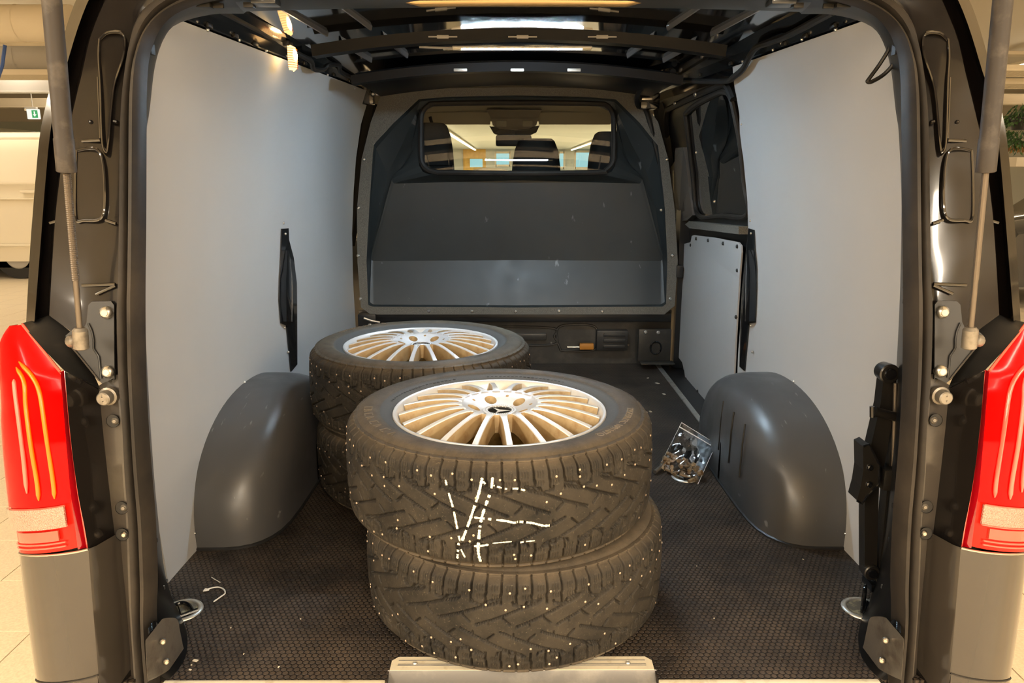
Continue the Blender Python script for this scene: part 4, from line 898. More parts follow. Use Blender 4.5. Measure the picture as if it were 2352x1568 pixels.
# ---------------------------------------------------------------- gas struts, brackets, buffers, striker covers
def strut(s):
    L = lambda px, py, y: sgn(at(px, py, y), s)
    t = thing('gas_strut', 'black gas strut with a thin steel rod, on the %s pillar' % ('bulb lamp side' if s < 0 else 'jack side'), 'gas strut', group='tailgate gas struts')
    p0 = L(186, 768, 1.255); p1 = L(155, 395, 1.235); d = (L(126, 60, 1.21) - p1).normalized(); p2 = p1 + d*.62
    B().tube([p1, p1+d*.001, p1+d*.052, p1+d*.053, p2], [.0135, .0150, .0150, .0140, .0140], 20).build('cylinder', M['strut'], t, ang=50)
    e = p0.lerp(p1, .35)
    B().tube([p0, e], .0048, 12).build('rod_end', M['rod'], t)
    b = B(); n = 56
    for k in range(n): pass
    path = [e.lerp(p1, k/(n*2)) for k in range(n*2+1)]; B().tube(path, [.0052 if k % 2 else .0062 for k in range(n*2+1)] if s < 0 else [.0052]*(n*2+1), 12).build('piston_rod', M['rod'], t, ang=25)
    dd = (p1-p0).normalized(); B().tube([p0-dd*.026, p0-dd*.024, p0+dd*.008, p0+dd*.013], [.010, .0125, .0125, .008], 16).build('ball_socket', M['cast'], t, ang=40)
    q = p0 - dd*.010; bx = sgn(Vector((-.024, .010, -.004)), s)
    B().tube([q, q+bx*.4, q+bx*.55, q+bx*.95, q+bx*1.1], [.005, .005, .0105, .0115, .009], 14).build('ball_stud', M['cast'], t, ang=40)
    # mounting plate behind it
    m = thing('strut_bracket', 'black steel strut bracket held by two torx bolts, %s' % ('bulb lamp side' if s < 0 else 'jack side'), 'bracket', group='strut brackets')
    poly = [(204, 700), (212, 692), (256, 691), (263, 700), (264, 872), (262, 868), (236, 880), (226, 872), (160, 790), (152, 770), (166, 758), (192, 757), (200, 740)]
    P = [sgn(atr(x, y, .046), s) for x, y in poly]; B().prism(P, Vector((0, .005, 0))).build('bracket_plate', M['plastic'], m, smooth=False)
    B().tube([sgn(atr(x, y, .044), s) for x, y in ((204, 742), (212, 760), (216, 780), (216, 800), (228, 818), (233, 868))], .0018, 6).build('plate_bead', M['plastic'], m)
    B().tube([sgn(atr(x, y, .044), s) for x, y in ((158, 786), (188, 822), (228, 872))], .0015, 6).build('plate_edge', M['flange'], m)
    for px, py in ((245, 717), (249, 853)):
        p = sgn(atr(px, py, .043), s); o = screw(m, p, (0, -1, .05), .0125, 'screw', 'torx_bolt', .007)
    bf = thing('rubber_buffer', 'grey rubber stop buffer below the strut bracket, %s' % ('bulb lamp side' if s < 0 else 'jack side'), 'buffer', group='rubber buffers')
    p = sgn(atr(255, 906, .055), s); d = Vector((0, -1, 0))
    B().tube([p, p+d*.010, p+d*.012, p+d*.026, p+d*.028, p+d*.0282, p+d*.024], [.017, .017, .0135, .0125, .0105, .0035, .003], 20).build('buffer_body', M['cast'], bf, ang=40)
    st = thing('hinge_cover', 'worn grey striker cover with two screws at the foot of the pillar, %s' % ('lamp side' if s < 0 else 'jack side'), 'cover', group='striker covers')
    poly = [(342, 1470), (345, 1456), (372, 1452), (383, 1458), (388, 1480), (395, 1515), (394, 1528), (352, 1551), (346, 1545)]
    z0 = at(370, 1500, 1.30); P = [at(x, y, 1.220 + (x-345)*.0014) for x, y in poly]; P2 = [p + Vector((0, -.012, 0)) for p in P]; c = sum(P2, Vector())/len(P2); P3 = [c + (p-c)*.9 + Vector((0, -.003, 0)) for p in P2]
    P = smooth(P+[P[0]], 50)[:-1]; P2 = smooth(P2+[P2[0]], 50)[:-1]; P3 = smooth(P3+[P3[0]], 50)[:-1]
    b = B().loft(mir([[p+Vector((0, .05, 0)) for p in P], P, P2, P3], s), closeu=True); b.add(mir([P3], s)[0], [tuple(range(len(P3)))]); b.build('cover_plate', M['hingecast'], st, ang=40)
    b = B().loft(mir([smooth([at(x, y, 1.228 + (x-345)*.0016) for x, y in ((341, 1456), (355, 1442), (372, 1449))], 12), smooth([at(x, y, 1.245 + (x-345)*.0016) for x, y in ((341, 1440), (356, 1424), (374, 1446))], 12)], s)); b.build('cover_dome', M['inner'], st)
    for px, py in ((375, 1472), (383, 1518)): screw(st, sgn(at(px, py, 1.203 + (px-345)*.0014), s), (.5*-s, -1, .1), .0065, 'steel')
strut(-1); strut(1)

# ---------------------------------------------------------------- lamps inside the cargo space
lb = thing('led_light_bar', 'bright white LED light bar under the roof', 'light bar', (.0135, 2.60, 1.366))
B().box((0, 0, .004), (.46, .026, .008), .002).build('bar_housing', M['alu'], lb)
B().box((0, 0, -.0015), (.395, .012, .003), .001).build('lit_strip', M['led'], lb)
b = B()
for k in range(20):
    for y in (-.009, .009): b.box((-.19+.02*k, y, -.001), (.008, .004, .002))
o = b.build('led_dots', M['led'], lb, smooth=False); o['kind'] = 'stuff'
for x in (-.215, .212): B().box((x, 0, -.001), (.03, .022, .006), .002).build('end_cap', M['goldcap'] if 'goldcap' in M else M['cream'], lb)
B().tube([Vector((-.23, 0, .002)), Vector((-.28, .002, .004)), Vector((-.34, .0, .006))], .004, 6).build('supply_wire', M['hallgrey'], lb)
il = thing('interior_lamp', 'glowing amber interior lamp hanging at the top of the long lining', 'lamp', on_wall(640, 135, -1, .036))
rows = []
for z, hw, d in ((.036, .020, .008), (.032, .026, .016), (0, .028, .020), (-.026, .026, .017), (-.034, .020, .008)):
    rows.append([Vector((d*math.cos(a)*1.0, hw*math.sin(a), z)) for a in np.linspace(-PI/2, PI/2, 11)])
B().loft(rows).build('lamp_lens', M['lamp'], il, ang=60)
b = B()
for z in np.linspace(-.026, .026, 9): b.tube([Vector((.0205*math.cos(a), .0285*math.sin(a), z)) for a in np.linspace(-PI/2, PI/2, 9)], .0008, 4)
o = b.build('lens_ribs', M['goldrib'] if 'goldrib' in M else M['amber'], il); o['kind'] = 'stuff'
bl = bmesh.new(); bmesh.ops.create_uvsphere(bl, u_segments=12, v_segments=8, radius=1); b = B()
for i, v in enumerate(bl.verts): v.index = i
b.add([Vector((.012+v.co.x*.011, -.006+v.co.y*.013, .008+v.co.z*.020)) for v in bl.verts], [[v.index for v in f.verts] for f in bl.faces]); b.build('bulb', M['bulb'], il)
B().box((-.004, 0, .040), (.018, .05, .016), .003).build('lamp_holder', M['plastic'], il)

# ---------------------------------------------------------------- sliding door on the right
def xdoor(z): return interp(z, (-.2, .6, .78, 1.0, 1.26, 1.4), (.848, .848, .835, .80, .735, .69))
def on_door(px, py, inset=0.0):
    lo, hi = 1.6, 5.5
    for _ in range(50):
        m = (lo+hi)/2; p = at(px, py, m)
        if p.x - xdoor(p.z) > 0: hi = m
        else: lo = m
    p = at(px, py, lo); p.x = xdoor(p.z) - inset; return p
dr = thing('door_1', 'sliding side door with a dark privacy window and grey lined lower half', None); dr['kind'] = 'structure'
WIN = [(1576, 262), (1600, 240), (1650, 214), (1668, 211), (1680, 222), (1690, 262), (1702, 325), (1712, 420), (1719, 494), (1660, 496), (1604, 492), (1592, 400)]
wp = [on_door(*p) for p in WIN]; wyz = [(p.y, p.z) for p in wp]
def inside(y, z, poly):
    c = False; n = len(poly)
    for i in range(n):
        (y0, z0), (y1, z1) = poly[i], poly[i-1]
        if (z0 > z) != (z1 > z) and y < (y1-y0)*(z-z0)/(z1-z0)+y0: c = not c
    return c
ys = np.linspace(2.50, 3.95, 60); zs = np.linspace(-.16, 1.42, 70); b = B()
vs = [Vector((xdoor(z)+.012, y, z)) for z in zs for y in ys]
fs = [(i*60+j, i*60+j+1, (i+1)*60+j+1, (i+1)*60+j) for i in range(69) for j in range(59) if not inside((ys[j]+ys[j+1])/2, (zs[i]+zs[i+1])/2, wyz)]
b.add(vs, fs); b.build('door_shell', M['darkvoid'], dr, ang=60)
b = B(); b.add([p+Vector((.006, 0, 0)) for p in wp], [tuple(range(len(wp)))]); b.build('window_pane', M['privacy'], dr, smooth=False)
lp = smooth(wp+[wp[0]], 70); B().tube([p+Vector((-.002, 0, 0)) for p in lp], .011, 8).build('window_rubber', M['seal'], dr)
fr = [on_door(*p) for p in ((1536, 470), (1533, 330), (1532, 262), (1548, 244), (1650, 197), (1672, 199), (1686, 228))]
B().tube(smooth(fr, 50), .014, 8).build('door_frame_rubber', M['cable'], dr)
PAN = [(1570, 562), (1592, 556), (1595, 542), (1600, 540), (1650, 546), (1703, 556), (1710, 564), (1711, 580), (1706, 640), (1702, 700), (1697, 780), (1692, 886), (1632, 940), (1600, 905), (1581, 882), (1577, 850), (1572, 832), (1560, 815), (1558, 800), (1561, 720), (1566, 690), (1570, 660), (1571, 625), (1568, 618)]
pp = [on_door(*p, inset=.012) for p in PAN]; B().prism(pp, (.006, 0, 0)).build('lining_panel', M['panel'], dr, smooth=False)
for px, py in ((1573, 562), (1593, 563), (1606, 548), (1634, 552), (1669, 559), (1702, 566), (1702, 621), (1699, 728), (1685, 865), (1609, 899), (1582, 871), (1560, 800)):
    p = on_door(px, py, .014); screw(dr, p, (-1, 0, 0), .008, 'cable', 'panel_clip', .004)
hd = [on_door(*p, inset=.02) for p in ((1562, 340), (1580, 338), (1585, 362), (1592, 430), (1601, 494), (1588, 506), (1568, 508), (1552, 497), (1543, 474), (1540, 430), (1541, 398), (1549, 386), (1559, 370))]
B().prism(hd, (.03, 0, 0)).build('pull_handle_trim', M['trimgrey'], dr, smooth=False)
B().prism([on_door(*p, inset=.023) for p in ((1556, 392), (1567, 387), (1570, 438), (1557, 440))], (.004, 0, 0)).build('handle_insert', M['hallgrey'] if False else M['flange'], dr, smooth=False)
B().prism([on_door(*p, inset=.023) for p in ((1556, 444), (1578, 441), (1583, 485), (1560, 490))], (.004, 0, 0)).build('handle_recess', M['cable'], dr, smooth=False)
sl = [on_door(*p, inset=.03) for p in ((1588, 515), (1598, 508), (1716, 520), (1716, 538), (1598, 524))]
B().prism(sl, (.04, 0, 0)).build('window_ledge', M['felt'], dr, smooth=False)
B().box((.87, 3.72, .66), (.12, .10, 1.34)).build('front_post', M['darkvoid'], dr, smooth=False)
B().box((.812, 3.655, .49), (.03, .04, .06), .004).build('door_stop', M['plastic'], dr)
for px, py in ((1566, 862), (1563, 886), (1569, 893)): screw(dr, on_door(px, py, .002), (-1, 0, .2), .007, 'screw')
for px, py in ((1608, 217), (1560, 237)): screw(dr, on_door(px, py-0, .02), (-1, -.4, -.2), .009, 'steel')

# ---------------------------------------------------------------- outer roof and raised tailgate
rows = []
for a in np.linspace(0, PI, 25): rows.append([Vector((.885*math.cos(a)*1.0 if True else 0, y, 1.30 + .19*math.sin(a)**.7)) for y in (1.60, 1.75, 3.0, 4.7)])
B().loft(rows).build('outer_roof', M['paint'], ceil, ang=60)
tg = thing('tailgate', 'black tailgate swung up above the rear opening', 'tailgate', (0, 1.58, 1.50))
SL = (.36, )
def tgp(x, d, up=0.0): return Vector((x, -d, d*.30 + up))
b = B()
for x0, x1, d0, d1 in ((-.82, -.68, 0, 1.25), (.68, .82, 0, 1.25), (-.68, .68, 0, .16), (-.68, .68, .62, 1.25)):
    P = [tgp(x0, d0), tgp(x1, d0), tgp(x1, d1), tgp(x0, d1)]; b.prism(P, (0, .02, .07))
b.build('tailgate_panel', M['paint'], tg, smooth=False)
b = B(); b.prism([tgp(-.68, .16, .05), tgp(.68, .16, .05), tgp(.68, .62, .05), tgp(-.68, .62, .05)], (0, 0, .004)); b.build('tailgate_window', M['privacy'], tg, smooth=False)

# ---------------------------------------------------------------- things lying or stowed in the cargo space
def lash(label, loc, up, rz=0):
    t = thing('lashing_ring', label, 'lashing ring', loc, 'lashing rings in the load floor')
    B().lathe([(.033, .0012), (.0345, .0035), (.040, .0045), (.0445, .0035), (.046, .0006)], 40).build('cup_rim', M['alu'], t, ang=60)
    B().lathe([(.0335, .0012), (.026, .0008), (.012, .0006), (.0001, .0006)], 32).build('cup_floor', M['cupfloor'], t)
    h = .052; a = []
    for x, z in ((-.018, .002), (-.019, .03), (-.012, .05), (0, .056), (.012, .05), (.019, .03), (.018, .002)):
        a.append(Vector((x, 0, z)))
    if not up: a = [Vector((p.x*.9, (p.z-.028)*.95, .006)) for p in a]
    B().tube(smooth(a, 30), .0042, 8).build('ring_bar', M['inner'], t)
    B().tube([Vector((-.026, -.006 if up else -.027, .005)), Vector((.026, -.006 if up else -.027, .005))], .005, 8).build('ring_pin', M['inner'], t)
    t.rotation_euler.z = rz; return t
M['cupfloor'] = mat('dirty_cup_metal', (.12, .11, .085), .5, .3, dirt=(.42, .38, .24), ds=40, dlo=.5, dhi=.62)
lash('recessed lashing ring lying flat, beside the white twine', (-.772, 1.502, 0), False, .7)
lash('recessed lashing ring standing up, below the jack', (.775, 1.505, 0), True, 1.05)
lash('lashing ring half hidden under the zip bag', (.545, 2.252, 0), False, .3)
tw = smooth([atz(x, y, .004) for x, y in ((468, 1356), (472, 1351), (480, 1353), (470, 1355), (485, 1349), (502, 1347), (514, 1352), (517, 1361), (507, 1369), (491, 1380))], 50)
tag(B().tube(tw, .0017, 6).build('twine', M['whitewire']), 'short bent piece of white twine on the load floor', 'twine')
tag(B().tube(smooth([atz(x, y, .003) for x, y in ((486, 1324), (494, 1329), (506, 1336))], 10), .0011, 5).build('twine', M['whitewire']), 'tiny grey thread lying just behind the white twine', 'twine')
b = B(); rng = random.Random(2)
for px, py, w in ((449, 1515, .010), (437, 1536, .005), (440, 1525, .003), (530, 1440, .003), (690, 1420, .003), (1510, 880, .02), (1525, 905, .016), (1488, 868, .012), (1494, 945, .014), (1845, 1285, .004), (1600, 1300, .003), (1640, 1420, .003), (560, 1500, .003), (640, 1530, .004)):
    p = atz(px, py, .0012); b.box(p, (w, w*.6, .0016), 0, Matrix.Rotation(rng.random()*3, 3, 'Z'))
tag(b.build('debris', M['crumb'] if 'crumb' in M else M['hallwhite'], smooth=False), 'pale crumbs scattered over the dark load floor', 'debris', kind='stuff')

# zip bag with wheel bolts
def bagpt(u, v):     # u across 0..1, v from floor 0 to zip 1
    bl, brr = atz(1512, 1076, .004), atz(1603, 1112, .004); tl, tr_ = at(1566, 970, 2.40), at(1645, 1019, 2.35)
    return bl.lerp(brr, u).lerp(tl.lerp(tr_, u), v)
BD = Vector((-.35, -.85, .35)).normalized()
zb = thing('zip_bag', 'clear plastic zip bag of rusty bolts leaning on the wheel arch cover', 'bag', bagpt(.5, 0)); z0 = zb.location.copy()
from mathutils import noise
for sd in (1, -1):
    g = []
    for j in range(31):
        v = j/30; r = []
        for i in range(31):
            u = i/30; e = 4*u*(1-u); belly = .026*e**.6*max(0, 1-v)**.8*min(1, v*8+.25)
            w = noise.noise(Vector((u*5, v*6, sd*3)))*.007*(1-v**6)*min(1, e*2) + abs(noise.noise(Vector((u*11+4, v*9, sd))))*.006*(1-v**4)*min(1, e*2)
            p = bagpt(u, v) + BD*(sd*(belly+.001) + w); p.z = max(p.z, .002); r.append(p - z0)
        g.append(r)
    B().loft(g).build('film_front' if sd > 0 else 'film_back', M['bag'], zb, ang=30)
zl = [bagpt(u, .90) + BD*.003 - z0 for u in np.linspace(0, 1, 12)]; B().tube(zl, .0022, 6).build('zip_strip', M['zip'], zb)
B().tube([bagpt(u, .995) + BD*.001 - z0 for u in np.linspace(0, 1, 12)], .0009, 5).build('bag_edge', M['zip'], zb)
for u in (0, 1): B().tube([bagpt(u, v) - z0 for v in np.linspace(0, 1, 12)], .0009, 5).build('bag_edge', M['zip'], zb)
b = B(); rng = random.Random(12)
for k in range(44):
    u, v = rng.uniform(.10, .9), rng.uniform(.03, .36); p = bagpt(u, v) + BD*rng.uniform(-.008, .016); p.z = max(p.z, .010)
    d = Vector((rng.uniform(-1, 1), rng.uniform(-.5, .5), rng.uniform(-.4, .4))).normalized()
    b.tube([p-d*.018, p-d*.008, p-d*.0075, p+d*.018], [.0088, .0088, .0062, .0060], 7)
tag(b.build('wheel_bolts', M['rust']), 'rusty wheel bolts heaped in the bottom of the zip bag', 'bolts', kind='stuff')
p, q = atz(1504, 1084, .012), atz(1530, 1062, .016)
bo = thing('bolt', 'loose pale steel bolt poking out between tyre and zip bag', 'bolt'); B().tube([p, p.lerp(q, .62), p.lerp(q, .64), q], [.0065, .0065, .0095, .0095], 10).build('shank', M['steel'], bo, ang=40)

# jack
jk = thing('car_jack', 'black folded scissor jack clamped upright against the lining by the pillar', 'jack', at(2030, 1100, 1.56)); jo = jk.location.copy()
jp = lambda px, py, y=1.56: at(px, py, y) - jo
def bar(pts, w, d, name, m='plastic'):
    rows = []; P = [jp(*q) for q in pts]
    for i, p in enumerate(P):
        t = (P[min(i+1, len(P)-1)]-P[max(i-1, 0)]).normalized(); n = Vector((t.z, 0, -t.x)).normalized(); e = Vector((0, 1, 0)); k = w[i] if isinstance(w, (list, tuple)) else w
        rows.append([p+n*k, p+n*k+e*d, p-n*k+e*d, p-n*k])
    b = B().loft(rows, closeu=True); b.add(rows[0], [(0, 1, 2, 3)]); b.add(rows[-1], [(3, 2, 1, 0)]); return b.build(name, M[m], jk, ang=30)
M['jackblack'] = mat('satin_black_jack_paint', (.013, .0115, .010), .32, coat=.4, bump=.08, bs=120)
bar([(2046, 862), (2040, 930), (2022, 1020), (2008, 1085)], [.014, .016, .019, .021], .030, 'upper_arm', 'jackblack')
bar([(2004, 1110), (2002, 1200), (2001, 1310)], [.016, .015, .014], .030, 'lower_arm', 'jackblack')
bar([(2062, 880), (2056, 1000), (2045, 1120), (2034, 1240), (2024, 1320)], [.006]*5, .03, 'rear_arm', 'jackblack')
for px, py, r in ((2046, 860, .022), (2005, 1318, .0185)):
    c = jp(px, py, 1.552); B().tube([c, c+Vector((0, .002, 0)), c+Vector((0, .012, 0)), c+Vector((0, .034, 0))], [r*.86, r, r, r*.9], 28).build('pivot_boss', M['jackblack'], jk, ang=40)
    B().tube([c+Vector((0, -.004, 0)), c], [r*.52, r*.6], 20).build('pivot_pin', M['black'], jk, ang=40)
B().tube([jp(2009, 945, 1.535), jp(2020, 948, 1.535), jp(2066, 960, 1.545)], [.011, .011, .010], 14).build('cross_bar', M['jackblack'], jk, ang=40)
B().tube([jp(2004, 934, 1.535), jp(2004, 958, 1.535)], .0055, 8).build('bar_stop', M['jackblack'], jk)
pl = [(1983, 1026), (1996, 1020), (2020, 1066), (2020, 1112), (1992, 1140), (1980, 1157), (1969, 1150), (1978, 1118), (1984, 1080)]
P = [jp(x, y, 1.535) for x, y in pl]; B().prism(P, (0, .045, 0)).build('saddle_plate', M['jackblack'], jk, smooth=False)
B().tube([p+Vector((0, -.001, 0)) for p in (P[0], P[1], P[2], P[3], P[4], P[5], P[6])], .0028, 6).build('saddle_lip', M['black'], jk)
for px, py in ((2000, 1075), (1998, 1114)): screw(jk, jp(px, py, 1.533), (0, -1, 0), .008, 'black', 'saddle_rivet', .004)
b = B().box(jp(2044, 1095, 1.56), (.05, .05, .05), .006); b.build('nut_block', M['jackblack'], jk)
B().tube([jp(2058, 880, 1.55), jp(2052, 1070, 1.55)], .0040, 10).build('screw_rod', M['rod'], jk)
B().tube([jp(2050, 1150, 1.545), jp(2030, 1290, 1.545)], .0040, 10).build('screw_rod', M['rod'], jk)
B().box(jp(2030, 1340, 1.57), (.08, .05, .02), .004).build('jack_clamp', M['inner'], jk)

# cables
def cable(name, label, pts, r, group=None, m='cable'):
    return tag(B().tube(smooth(pts, 60), r, 8).build(name, M[m]), label, 'cable', group)
cable('cable', 'thin black cable loop hanging over the lining above the jack', [at(*p) for p in ((2046, 100, 1.60), (2040, 118, 1.60), (2020, 150, 1.61), (1998, 180, 1.61), (1994, 187, 1.61), (2004, 187, 1.61), (2030, 172, 1.61), (2050, 152, 1.605), (2060, 135, 1.60))], .0042)
cable('wiring_harness', 'taped black wiring harness dropping from the roof rail above the sliding door', [Vector((.685, 1.75, 1.315)), Vector((.70, 2.05, 1.318))] + [on_wall(px, py, 1, .02) for px, py in ((1790, 95), (1755, 108), (1738, 130), (1722, 158), (1700, 176), (1680, 186))] + [Vector((.66, 2.9, 1.30)), Vector((.62, 3.1, 1.33))], .0095)
cable('wiring_harness', 'taped black wiring harness along the roof rail behind the amber lamp', [Vector((-.70, 1.72, 1.335)), Vector((-.70, 2.0, 1.338)), Vector((-.70, 2.3, 1.342)), Vector((-.69, 2.45, 1.33))] + [on_wall(px, py, -1, .03) for px, py in ((693, 140), (700, 158), (722, 160), (735, 150), (760, 150))] + [Vector((-.67, 3.0, 1.34)), Vector((-.66, 3.45, 1.35))], .0085)
cable('wiring_harness', 'black harness bundle turning down beside the bulkhead corner bracket', [Vector((.60, 3.0, 1.345)), Vector((.56, 3.3, 1.335)), Vector((.55, 3.5, 1.31)), Vector((.57, 3.6, 1.27)), Vector((.62, 3.64, 1.24)), Vector((.70, 3.68, 1.0))], .012)
uc = thing('roof_bracket', 'black bracket block at the top corner of the bulkhead beside the sliding door', 'bracket', at(1487, 232, 3.60)); B().box((.01, 0, 0), (.09, .06, .075), .012).build('bracket_block', M['inner'], uc)
B().box((-.006, -.032, .008), (.05, .006, .012), .003).build('bracket_clip', M['steel'], uc)
uc = thing('roof_bracket', 'black bracket at the top corner of the bulkhead above the rear stack', 'bracket', at(850, 212, 3.58)); B().box((-.01, 0, -.005), (.06, .06, .10), .010).build('bracket_block', M['inner'], uc)
for px in (857, 867): screw(uc, at(px, 216, 3.545)-uc.location, (0, -1, -.3), .009, 'steel')

# ---------------------------------------------------------------- cab seen through the bulkhead window
def seat(label, x0, x1, ytop, yd, hx0, hx1):
    a, c = at(x0, ytop, yd), at(x1, ytop, yd); cx = (a.x+c.x)/2; w = abs(c.x-a.x); zt = a.z
    t = thing('cab_seat', label, 'seat', (cx, yd, zt-.8), 'cab seats')
    prof = [(0, 1.0), (.35, .97), (.62, .86), (.80, .72), (.93, .50), (1.0, .30)]
    rows = []
    for k, hw, dy in ((0, .30, -.04), (.012, .36, -.065), (.06, .43, -.08), (.14, .475, -.085), (.24, .495, -.085), (.34, .50, -.08)):
        z = .8-k; n = 20; hw = hw*w*1.02
        rows.append([Vector((hw*math.copysign(abs(math.cos(q))**.6, math.cos(q)), .05 + .075*math.copysign(abs(math.sin(q))**.7, math.sin(q)), z)) for q in np.linspace(0, 2*PI, n, endpoint=False)])
    b = B().loft(rows, closeu=True); b.add(rows[0], [tuple(range(20))]); b.build('head_rest', M['fabric'], t, ang=60)
    rows = []
    for k, hw in ((.36, .42), (.39, .52), (.5, .62), (.7, .66), (1.0, .66)):
        rows.append([Vector((hw*w*math.copysign(abs(math.cos(q))**.5, math.cos(q)), .06+.09*math.copysign(abs(math.sin(q))**.7, math.sin(q)), .8-k)) for q in np.linspace(0, 2*PI, 20, endpoint=False)])
    b = B().loft(rows, closeu=True); b.add(rows[0], [tuple(range(20))]); b.build('backrest', M['fabric'], t, ang=60)
    B().tube([Vector((-w*.5, -.03, .56)), Vector((w*.5, -.03, .56))], .022, 8).build('back_strap', M['plastic'], t)
seat('dark cab seat nearest the long grey lining, seen through the bulkhead window', 925, 1040, 282, 4.10, 0, 0)
seat('black cab seat in the middle of the bulkhead window', 1175, 1291, 318, 4.10, 0, 0)
seat('dark cab seat nearest the sliding door, seen through the bulkhead window', 1353, 1470, 302, 4.10, 0, 0)
hl = thing('headliner', 'taupe cab headliner above the windscreen', 'headliner', (0, 3.9, 1.35)); ho = hl.location.copy()
rows = [[Vector((x, y, z - .03*(x/.8)**2)) - ho for x in np.linspace(-.8, .8, 13)] for y, z in ((3.70, 1.375), (3.95, 1.372), (4.35, 1.345), (4.66, 1.312), (4.74, 1.285))]
B().sheet(rows, .01).build('lining', M['headliner'], hl)
for x0, x1 in ((975, 1126), (1238, 1402)):
    P = [at(x0, 259, 4.5), at(x1, 258, 4.5), at(x1, 286, 4.72), at(x0, 286, 4.72)]; B().prism([p-ho for p in P], (0, .012, .012)).build('sun_visor', M['headliner'], hl, smooth=False)
oc = thing('overhead_console', 'taupe overhead console with lamps above the mirror', 'console', at(1182, 280, 4.45)); oo = oc.location.copy()
P = [(1118, 252, 4.40), (1245, 252, 4.40), (1236, 272, 4.5), (1232, 288, 4.55), (1215, 296, 4.58), (1182, 299, 4.58), (1148, 296, 4.58), (1132, 288, 4.55), (1128, 272, 4.5)]
B().prism([at(*p)-oo for p in P], (0, .08, .01)).build('console_body', M['consol'], oc, smooth=False)
for x in (1152, 1212): B().box(at(x, 284, 4.50)-oo, (.06, .01, .035), .006).build('reading_lamp', M['headliner'], oc)
P = [(1124, 289, 4.62), (1150, 297, 4.6), (1182, 300, 4.6), (1214, 297, 4.6), (1240, 288, 4.62), (1232, 304, 4.64), (1216, 311, 4.66), (1150, 312, 4.66), (1134, 306, 4.64)]
B().prism([at(*p)-oo for p in P], (0, .06, .0)).build('sensor_housing', M['plastic'], oc, smooth=False)
mr_ = thing('rear_view_mirror', 'black rear view mirror hanging under the overhead console', 'mirror', at(1180, 323, 4.60)); B().box((0, 0, 0), (.215, .03, .066), .014).build('mirror_shell', M['plastic'], mr_)
B().box((0, .02, .045), (.02, .02, .05), .004).build('mirror_stalk', M['plastic'], mr_)
ws = thing('window_2', 'windscreen of the van seen through the cab', None); ws['kind'] = 'structure'
b = B(); P = [Vector((-.70, 4.76, 1.285)), Vector((.70, 4.76, 1.285)), Vector((.80, 5.65, .62)), Vector((-.80, 5.65, .62))]; b.add(P, [(0, 1, 2, 3)]); b.build('windscreen_pane', M['pane'], ws, smooth=False)
for s in (-1, 1):
    B().tube([Vector((s*.73, 4.70, 1.30)), Vector((s*.83, 5.65, .60))], .045, 8).build('screen_pillar', M['plastic'], ws)
    B().box((s*.90, 4.65, .15), (.04, 2.0, .9), .01).build('cab_door', M['plastic'], ws)
    B().tube([Vector((s*.74, 3.9, 1.31)), Vector((s*.89, 3.9, .60))], .05, 8).build('cab_pillar', M['plastic'], ws)
B().box((0, 5.45, .42), (1.75, .75, .30), .05).build('dashboard', M['plastic'], ws)
tag(B().tube(smooth([at(x, y, 4.35) for x, y in ((988, 268), (992, 282), (1008, 330), (1018, 372))], 20), .010, 6).build('seat_belt', M['cable']), 'dark seat belt running down behind the cab seat by the long lining', 'belt')

# ---------------------------------------------------------------- showroom around the van
gr = thing('floor_1', 'cream speckled showroom floor of square tiles', None); gr['kind'] = 'structure'
B().box((0, 16, GZ-.0525), (40, 64, .1)).build('floor_bed', M['tilebed'], gr, smooth=False)
TS = .322; nt_ = 0; tile0 = None
for i in range(-30, 30):
    for j in range(4, 26):
        c = Vector((i*TS+.11, j*TS+.155, GZ)); q = px_of(c)
        if not (-330 < q[0] < 170 or 2180 < q[0] < 2680) or q[1] < 640 or abs(c.x) < .86: continue
        if tile0 is None:
            o = B().box((0, 0, 0), (TS-.0035, TS-.0035, .012), .0012).build('tile', M['tile'], gr, smooth=False); tile0 = o
        else:
            o = bpy.data.objects.new('tile', tile0.data); COL.objects.link(o); o.parent = gr
        o.location = (c.x, c.y, GZ-.0055 + ((i*7+j*3) % 5)*.0001); nt_ += 1
struct(B().box((0, 2.5, HALL_Z+.05), (40, 37, .1)).build('ceiling_1', M['hallceil'], smooth=False), 'cream showroom ceiling')
struct(B().box((0, 34, SOFFIT_Z+.05), (40, 26, .1)).build('ceiling_2', M['halllight'], smooth=False), 'white lower ceiling of the far half of the showroom')
struct(B().box((0, 21, (SOFFIT_Z+HALL_Z)/2), (40, .1, HALL_Z-SOFFIT_Z)).build('wall_bulkhead', M['hallceil'], smooth=False), 'cream drop between the two showroom ceilings')
for nm, c, sz in (('wall_back', (0, -15, 1.2), (40, .2, 4)), ('wall_far', (0, 46, 1.2), (40, .2, 4)), ('wall_left_hall', (-16, 16, 1.2), (.2, 64, 4)), ('wall_right_hall', (16, 16, 1.2), (.2, 64, 4))):
    struct(B().box(c, sz).build(nm, M['halllight' if nm == 'wall_far' else 'hallwhite'], smooth=False), 'cream showroom wall')
